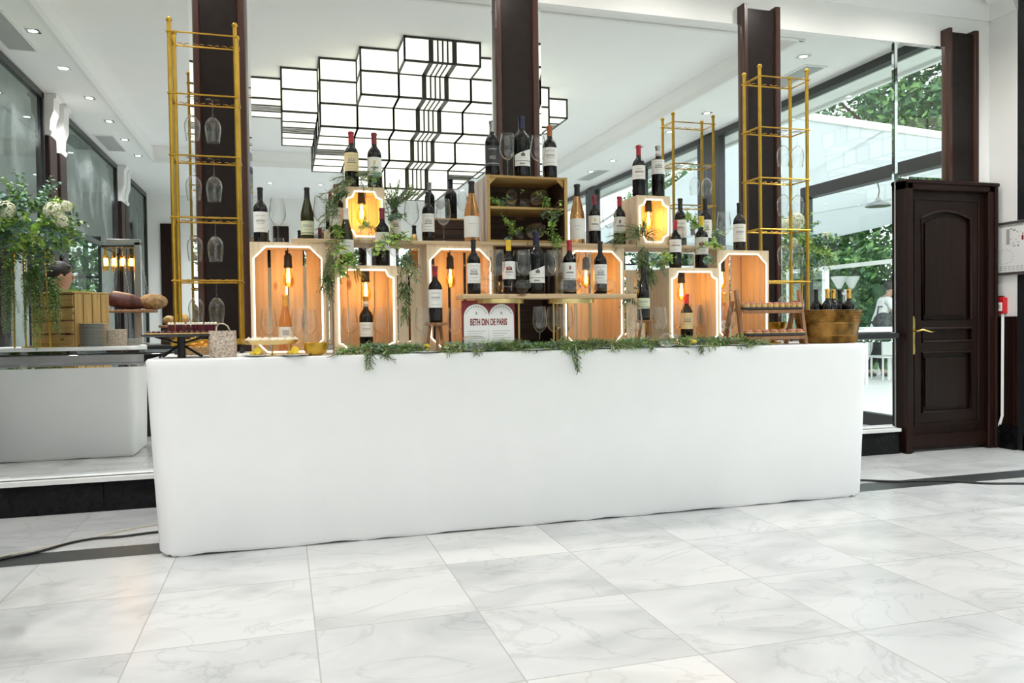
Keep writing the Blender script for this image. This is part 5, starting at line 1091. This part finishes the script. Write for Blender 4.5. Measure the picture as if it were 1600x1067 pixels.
cx_=X2(1215,4.72,505); th=T('gold_bowl','larger gold bowl on a foot behind the tiered ladder stand','bowl',(cx_,4.78,ZB)); th.p('bowl_body',MB().lathe([(0,.055),(.03,.055),(.07,.075),(.095,.115),(.10,.15),(.098,.15),(.09,.115),(.065,.08),(0,.062)],(cx_,4.78,ZB),32),M['gold']); th.p('foot',MB().lathe([(0,0),(.06,0),(.06,.006),(.02,.02),(.016,.056),(0,.056)],(cx_,4.78,ZB),24),M['gold'])
# plates with lemon along the front
PLT='small plates along the front of the bar'
for (px,yy,sc,lab,lem) in ((400,4.46,.62,'small plate at the foot of the gold-legged tray, left side',1),(458,4.44,.70,'small plate with a lemon wedge left of the gold bowl',2),(664,4.45,.70,'small plate with lemon slices between left notched crate and tiny stool',2),(834,4.45,.80,'pale plate in the greenery below the three glasses',0),(945,4.47,.75,'small plate with a lemon wedge right of the three glasses',2),(1082,4.43,.70,'small plate with half a lemon in front of the right notched crate',3),(1148,4.46,.70,'small plate in the greenery left of the ladder stand',1)):
    x=X2(px,yy,545); dup(pl.o,(x,yy,ZB+.001),0,lab,PLT,sc); z=ZB+.012
    if lem:
        lt={1:'lemon curl lying on the ',2:'lemon wedge lying on the ',3:'half lemon lying on the '}[lem]+lab.replace('with a lemon wedge ','').replace('with lemon slices ','').replace('with half a lemon ','')
        q=T('lemon_piece',lt,'lemon',(x,yy,z)); g=MB()
        if lem==3: g.sphere((x,yy,z+.018),.026,14,8,sc=(1.2,.8,.7))
        else: g.lathe([(0,-.008),(.02,-.008),(.022,0),(.02,.008),(0,.008)],(x+.01,yy,z+.020),14,rot=Matrix.Rotation(PI/2.4,3,'X'),a0=0,a1=2*PI); 
        q.p('peel',g,M['lemon'])
        g=MB(); g.sphere((x-.02,yy-.005,z+.009),.013,8,6,sc=(1.2,.9,.7)); q.p('slice',g,M['lemon'])
# certificate sign
x0,x1=1.005,1.33; Y=4.455; z0,z1=ZB,1.352
th=T('certificate','white twin-arched certificate reading BETH DIN DE PARIS on a dark red card','sign',((x0+x1)/2,Y,z0))
th.p('backing_card',MB().box((x0,Y,z0),(x1,Y+.004,z1)),M['backing'],smooth=0)
pts=[(x0+.012,z0+.002),(x1-.006,z0+.002)]; w=(x1-x0-.02)/2
for cxx in (x1-.008-w/2,x0+.012+w/2):
    for i in range(13): a=R(0+180*i/12); pts.append((cxx+w/2*math.cos(a),1.255+.075*math.sin(a)))
th.p('white_sheet',MB().prism(pts,Y-.003,Y-.0005),M['white'],smooth=0)
tm=text_mesh('BETH DIN DE PARIS',.043,M['redink'],'lettering',th.o,(0,-.0036,1.222-z0),(PI/2,0,0),sx=.64,bold=.0012); tm['label']='dark red capital lettering BETH DIN DE PARIS'; tm.scale=(.60,1.25,1)
g=MB()
for cxx in (x1-.008-w/2,x0+.012+w/2):
    for i in range(11):
        a=R(22+136*i/10); px_,pz_=cxx+(w/2-.013)*math.cos(a),1.255+(.075-.013)*math.sin(a); g.box((px_-.004,Y-.0036,pz_-.005),(px_+.003,Y-.003,pz_+.004))
    g.box((cxx-.006,Y-.0036,1.268),(cxx+.006,Y-.003,1.284))
    for k in range(6): g.box((cxx-.055,Y-.0036,1.17-k*.014),(cxx+.055-.02*(k%3),Y-.003,1.1725-k*.014))
g.box(((x0+x1)/2-.001,Y-.0036,1.08),((x0+x1)/2+.0005,Y-.003,1.18)); th.p('small_print',g,M['midink'],smooth=0)
# tiered ladder stand
xa,xb=2.875,3.36; th=T('tiered_stand','wooden ladder-shaped tiered stand with two slate trays left of the bronze tub','stand',((xa+xb)/2,4.56,ZB))
for x in (xa,xb):
    th.p('front_leg',MB().box((x-.011,4.435,ZB),(x+.011,4.46,ZB+.37),rot=Matrix.Rotation(R(-11),3,'X'),c=(x,4.4475,ZB)),M['walnut']); th.p('rear_leg',MB().box((x-.034,4.62,ZB),(x-.012,4.645,ZB+.31),rot=Matrix.Rotation(R(20),3,'X'),c=(x-.02,4.63,ZB)),M['walnut'])
for z,y0,y1,n in ((ZB+.235,4.44,4.60,'upper_shelf'),(ZB+.062,4.41,4.60,'lower_shelf')):
    th.p(n,MB().bbox((xa+.014,y0+.015,z-.012),(xb-.014,y1,z),.003).bbox((xa+.012,y0+.006,z-.026),(xb-.012,y0+.018,z-.004),.002),M['walnut'])
for z,y0,nm,lab in ((ZB+.235,4.45,'upper','long slate tray on the upper tier of the ladder stand'),(ZB+.062,4.42,'lower','long slate tray on the lower tier of the ladder stand')):
    q=T('slate_tray',lab,'tray',((xa+xb)/2,y0+.07,z),'slate trays of the ladder stand'); q.p('tray',MB().bbox((xa+.02,y0-.005,z),(xb-.02,y0+.135,z+.014),.004),M['slate'])
ch=T('choux_bun','','food',(0,0,0)); ch.p('bun_base',MB().lathe([(0,0),(.018,0),(.022,.01),(.020,.022),(0,.024)],n=12),M['choux']); ch.p('icing',MB().sphere((0,0,.025),.019,10,6,sc=(1,1,.45)),M['pinkc'])
for r_ in range(2):
    for k in range(10): put(ch.o,xa+.042+k*.0445,4.465+r_*.055,ZB+.249,'golden choux bun on the upper slate tray, %s row, %s from the left'%(['front','back'][r_],ORD[k]),'choux buns on the upper slate tray',rz=k)
cn=T('shrimp_toast','','food',(0,0,0)); cn.p('toast',MB().bbox((-.03,-.02,0),(.03,.02,.01),.003),M['choux']); cn.p('topping',MB().sphere((0,0,.016),.024,10,6,sc=(1.2,.8,.5)),M['pinkc'])
for k in range(7): put(cn.o,xa+.05+k*.065,4.455,ZB+.076,'pink topped toast on the lower slate tray, %s from the left'%ORD[k],'toasts on the lower slate tray',rz=rr.uniform(-.2,.2))
# bronze beverage tub
cx_,cy_=3.625,4.56; th=T('beverage_tub','oval hammered bronze tub of bottles at the right end of the bar','tub',(cx_,cy_,ZB)); hb=.228
g=MB(); pr=[(0,.004),(.205,.0),(.212,.004)]
for i in range(17): u=i/16; pr.append((.212+.045*u,.004+(hb-.008)*u))
pr+=[(.262,hb-.004),(.262,hb),(.256,hb),(.250,hb-.01),(.206,.012),(0,.012)]
g.lathe(pr,(cx_,cy_,ZB),56,sy=.6); th.p('tub_body',g,M['bronze'],smooth=60)
g=MB()
for band,(u0,u1) in enumerate(((.62,.95),(.02,.20))):
    rows=4 if band==0 else 3
    for i in range(rows):
        u=u0+(u1-u0)*(i+.5)/rows; rr_=.212+.045*u
        for k in range(96):
            a=2*PI*(k+.5*(i%2))/96
            if math.sin(a)>.2: continue
            p=(cx_+rr_*math.cos(a),cy_+rr_*.6*math.sin(a),ZB+u*hb); g.sphere(p,.0058,5,4,sc=(1,1,1))
th.p('hammered_dots',g,M['bronze'])
for u,nm in ((.60,'a'),(.24,'b')):
    r_=.212+.045*u+.002; th.p('raised_band',MB().tube([(cx_+r_*math.cos(k*PI/20),cy_+r_*.6*math.sin(k*PI/20),ZB+u*hb) for k in range(40)],.003,6,closed=True),M['bronze'])
for (px,dy,k,top,lab) in ((1275,.03,'blk',458,'black-capped bottle at the left end of the bronze tub'),(1293,-.03,'goldcap',450,'gold-capped bottle in the bronze tub, left of the pair'),(1302,.03,'goldcap',451,'gold-capped bottle in the bronze tub, right of the pair'),(1312,.06,'blk',458,'black-capped bottle behind the gold caps in the bronze tub'),(1336,.0,'goldcap',448,'gold-capped bottle alone at the right end of the bronze tub')):
    yy=cy_+dy; x=onY(px,470,yy).x; x=min(x,3.80); put(BT[k],x,yy,ZB+.05,lab,'bottles in the bronze tub',scale=.98)
# ================= GREENERY OF THE DISPLAY =================
def garland(label,px0,px1,seed,n,drops=()):
    rr=random.Random(seed); x0,x1=X2(px0,4.44,545),X2(px1,4.44,545); th=T('garland',label,'greenery',((x0+x1)/2,4.43,ZB),'garlands along the front of the bar'); a=MB();b=MB();c=MB()
    for k in range(n):
        x=x0+(x1-x0)*(k+.5)/n; y=4.425+rr.uniform(-.01,.05); s=rr.choice((-1,1))
        sprig((a,b,c,b)[k%4],Vector((x,y,ZB+.018+rr.uniform(0,.015))),Vector((s,rr.uniform(-.5,.2),rr.uniform(-.05,.35))),rr.uniform(.10,.19),(KP,KR,dict(KE,l=.032,w=.03,step=.02),KR)[k%4],rr,.06)
    for px,ln in drops:
        x=X2(px,4.40,550)
        for j in range(3): sprig((a,b)[j%2],Vector((x+rr.uniform(-.03,.03),4.375,ZB+.03)),Vector((rr.uniform(-.4,.5),-.12,-1 if j else -.8)),ln*rr.uniform(.7,1),(KR,KP)[j%2],rr,.1)
    th.p('fir_sprigs',a,MAT_PINE,smooth=0,normals=False); th.p('leaf_sprigs',b,[M['stem'],M['pinel'],M['leafm']],smooth=0,normals=False); th.p('eucalyptus',c,MAT_EUC,smooth=0,normals=False)
garland('low green garland at the foot of the left notched crate, trailing over the bar edge',552,645,21,52,((572,.13),(600,.06)))
garland('long green garland on the bar in front of the certificate, trailing in the middle',715,985,22,140,((740,.05),(892,.17),(960,.06)))
garland('green garland on the bar in front of the right notched crate',1012,1172,23,76,((1015,.05),(1098,.08),(1160,.05)))
def spray(label,items,seed,name='foliage_spray'):
    rr=random.Random(seed); P0=onY(items[0][0],items[0][1],items[0][2]); th=T(name,label,'greenery',tuple(P0)); ms={}
    for (px,py,Y,kind,n,L,dx,dz) in items:
        m=ms.setdefault(kind,MB()); p=onY(px,py,Y)
        K={'e':dict(KE,l=.036,w=.034),'l':dict(KE,l=.034,w=.032),'p':KP,'r':KR,'v':KV,'m':dict(KP,l=.022,step=.007)}[kind]
        for j in range(n): sprig(m,p+Vector((rr.uniform(-.02,.02),rr.uniform(-.015,.015),rr.uniform(-.02,.02))),Vector((dx+rr.uniform(-.6,.6),rr.uniform(-.5,.15),dz+rr.uniform(-.5,.5))),L*rr.uniform(.7,1.1),K,rr,.12)
    for kind,m in ms.items(): th.p({'e':'eucalyptus','l':'lime_leaves','p':'fir_sprigs','r':'narrow_leaves','v':'vine_leaves','m':'dry_seed_heads'}[kind],m,{'e':MAT_EUC,'l':MAT_LIME,'p':MAT_PINE,'r':MAT_PINE,'v':MAT_LIME,'m':[M['stem'],M['mustard'],M['mustard']]}[kind],smooth=0,normals=False)
    return th
spray('fir and leaf spray spilling over the left side of the little left crate',[(552,283,4.58,'p',7,.15,-.9,.05),(545,300,4.57,'r',7,.16,-.9,-.2),(585,278,4.58,'e',4,.07,.2,.3),(560,275,4.57,'p',5,.12,.3,.3),(525,330,4.56,'p',6,.14,-.6,-.2)],31)
spray('leafy spray rising behind the right side of the little left crate',[(615,330,4.62,'r',9,.16,.1,.9),(612,345,4.60,'e',5,.10,.4,.5),(630,310,4.62,'p',5,.13,.5,.3),(622,370,4.56,'l',5,.10,.2,.2)],32)
spray('round lime eucalyptus cluster hanging between the left crates',[(545,395,4.45,'l',9,.11,-.2,-.1),(550,400,4.44,'e',6,.09,.1,-.2),(525,350,4.50,'l',6,.12,.2,-.6),(530,415,4.45,'v',5,.1,-.2,-.6),(555,420,4.44,'m',4,.08,.1,-.6)],33)
spray('drooping fir branch hanging at the right edge of the tall left crate',[(520,400,4.52,'p',8,.17,-.4,-1),(512,425,4.50,'r',6,.14,-.3,-1),(522,380,4.52,'p',5,.1,-.5,-.3)],34)
spray('trailing branch of narrow leaves down the right side of the left notched crate',[(628,400,4.52,'r',6,.16,.3,-1),(632,440,4.50,'r',6,.16,.0,-1),(634,480,4.50,'p',4,.12,0,-1),(636,395,4.52,'e',4,.1,.3,-.6)],35)
spray('lime leaves round the burgundy-capped bottle on the left notched crate',[(585,385,4.52,'l',5,.07,.4,.1),(606,380,4.5,'l',6,.09,.3,.4),(570,355,4.52,'v',4,.07,.1,.4)],36)
spray('leaf sprigs with tiny blossoms on the middle shelf of the dark centre crate',[(775,318,4.68,'e',6,.09,.5,.1),(765,316,4.66,'l',4,.06,.3,.2),(850,315,4.64,'v',4,.08,.3,.1),(815,305,4.75,'l',2,.05,0,.5)],37)
spray('eucalyptus sprays at the right edge of the dark centre crate',[(862,330,4.585,'e',5,.08,.1,-.2),(866,322,4.585,'l',4,.06,.3,.2),(862,350,4.585,'l',4,.07,-.1,-.5),(860,372,4.585,'v',7,.1,.1,.2)],38)
spray('small blossoming sprig in the lower half of the dark centre crate',[(800,365,4.64,'v',5,.09,.3,.8),(788,350,4.64,'v',3,.06,-.2,.6),(792,372,4.6,'e',3,.05,0,.3)],39)
spray('fir spray in front of the little right crate',[(1000,365,4.57,'p',10,.16,-.7,.1),(1005,370,4.56,'r',6,.12,.3,.5),(1010,385,4.55,'p',6,.12,-.2,-.5),(975,372,4.57,'p',5,.12,-.8,0)],40)
spray('mixed foliage hanging between the low shelf and the right notched crate',[(1005,400,4.54,'r',8,.14,0,-.8),(1015,420,4.52,'p',7,.13,.1,-.9),(1025,410,4.48,'e',6,.1,.4,-.1),(1035,405,4.46,'l',6,.1,.3,.1),(1000,440,4.54,'e',5,.1,-.1,-.8),(985,460,4.56,'r',4,.1,-.1,-.6)],41)
spray('leafy spray among the bottles on top of the right notched crate',[(1085,355,4.54,'v',8,.09,.1,.6),(1075,345,4.54,'l',5,.07,-.3,.5),(1110,385,4.52,'l',7,.1,.3,0),(1100,400,4.5,'e',4,.09,.2,-.3),(1112,370,4.52,'e',3,.09,.1,.4)],42)
# ================= CABLES ON THE FLOOR =================
def cable(pts,r,mat,label):
    P=[]; 
    for i in range(len(pts)-1):
        for j in range(6):
            t=j/6; p0=Vector(pts[max(i-1,0)]);p1=Vector(pts[i]);p2=Vector(pts[i+1]);p3=Vector(pts[min(i+2,len(pts)-1)])
            P.append(.5*((2*p1)+(-p0+p2)*t+(2*p0-5*p1+4*p2-p3)*t*t+(-p0+3*p1-3*p2+p3)*t**3))
    P.append(Vector(pts[-1])); tag(MB().tube(P,r,8).build('floor_cable',mat,normals=True),label,'cable')
def fl(px,py,z=.008):
    v=ray(px,py); t=(z-H0)/v[2]; return (t*v[0],t*v[1],z)
cable([fl(-60,890),fl(0,874),fl(60,862),fl(110,848),fl(150,841),fl(190,838),fl(237,832),fl(330,822)],.007,M['cable'],'black cable on the floor left of the bar')
cable([fl(-60,884),fl(0,870),fl(70,855),fl(130,843),fl(190,829),fl(237,820),fl(330,806)],.0035,M['cabley'],'thin cream cable beside the black one left of the bar')
cable([fl(1280,748),fl(1342,750),fl(1400,752),fl(1470,751),fl(1540,755),fl(1610,756),fl(1680,764)],.008,M['cable'],'black cable on the floor right of the bar')
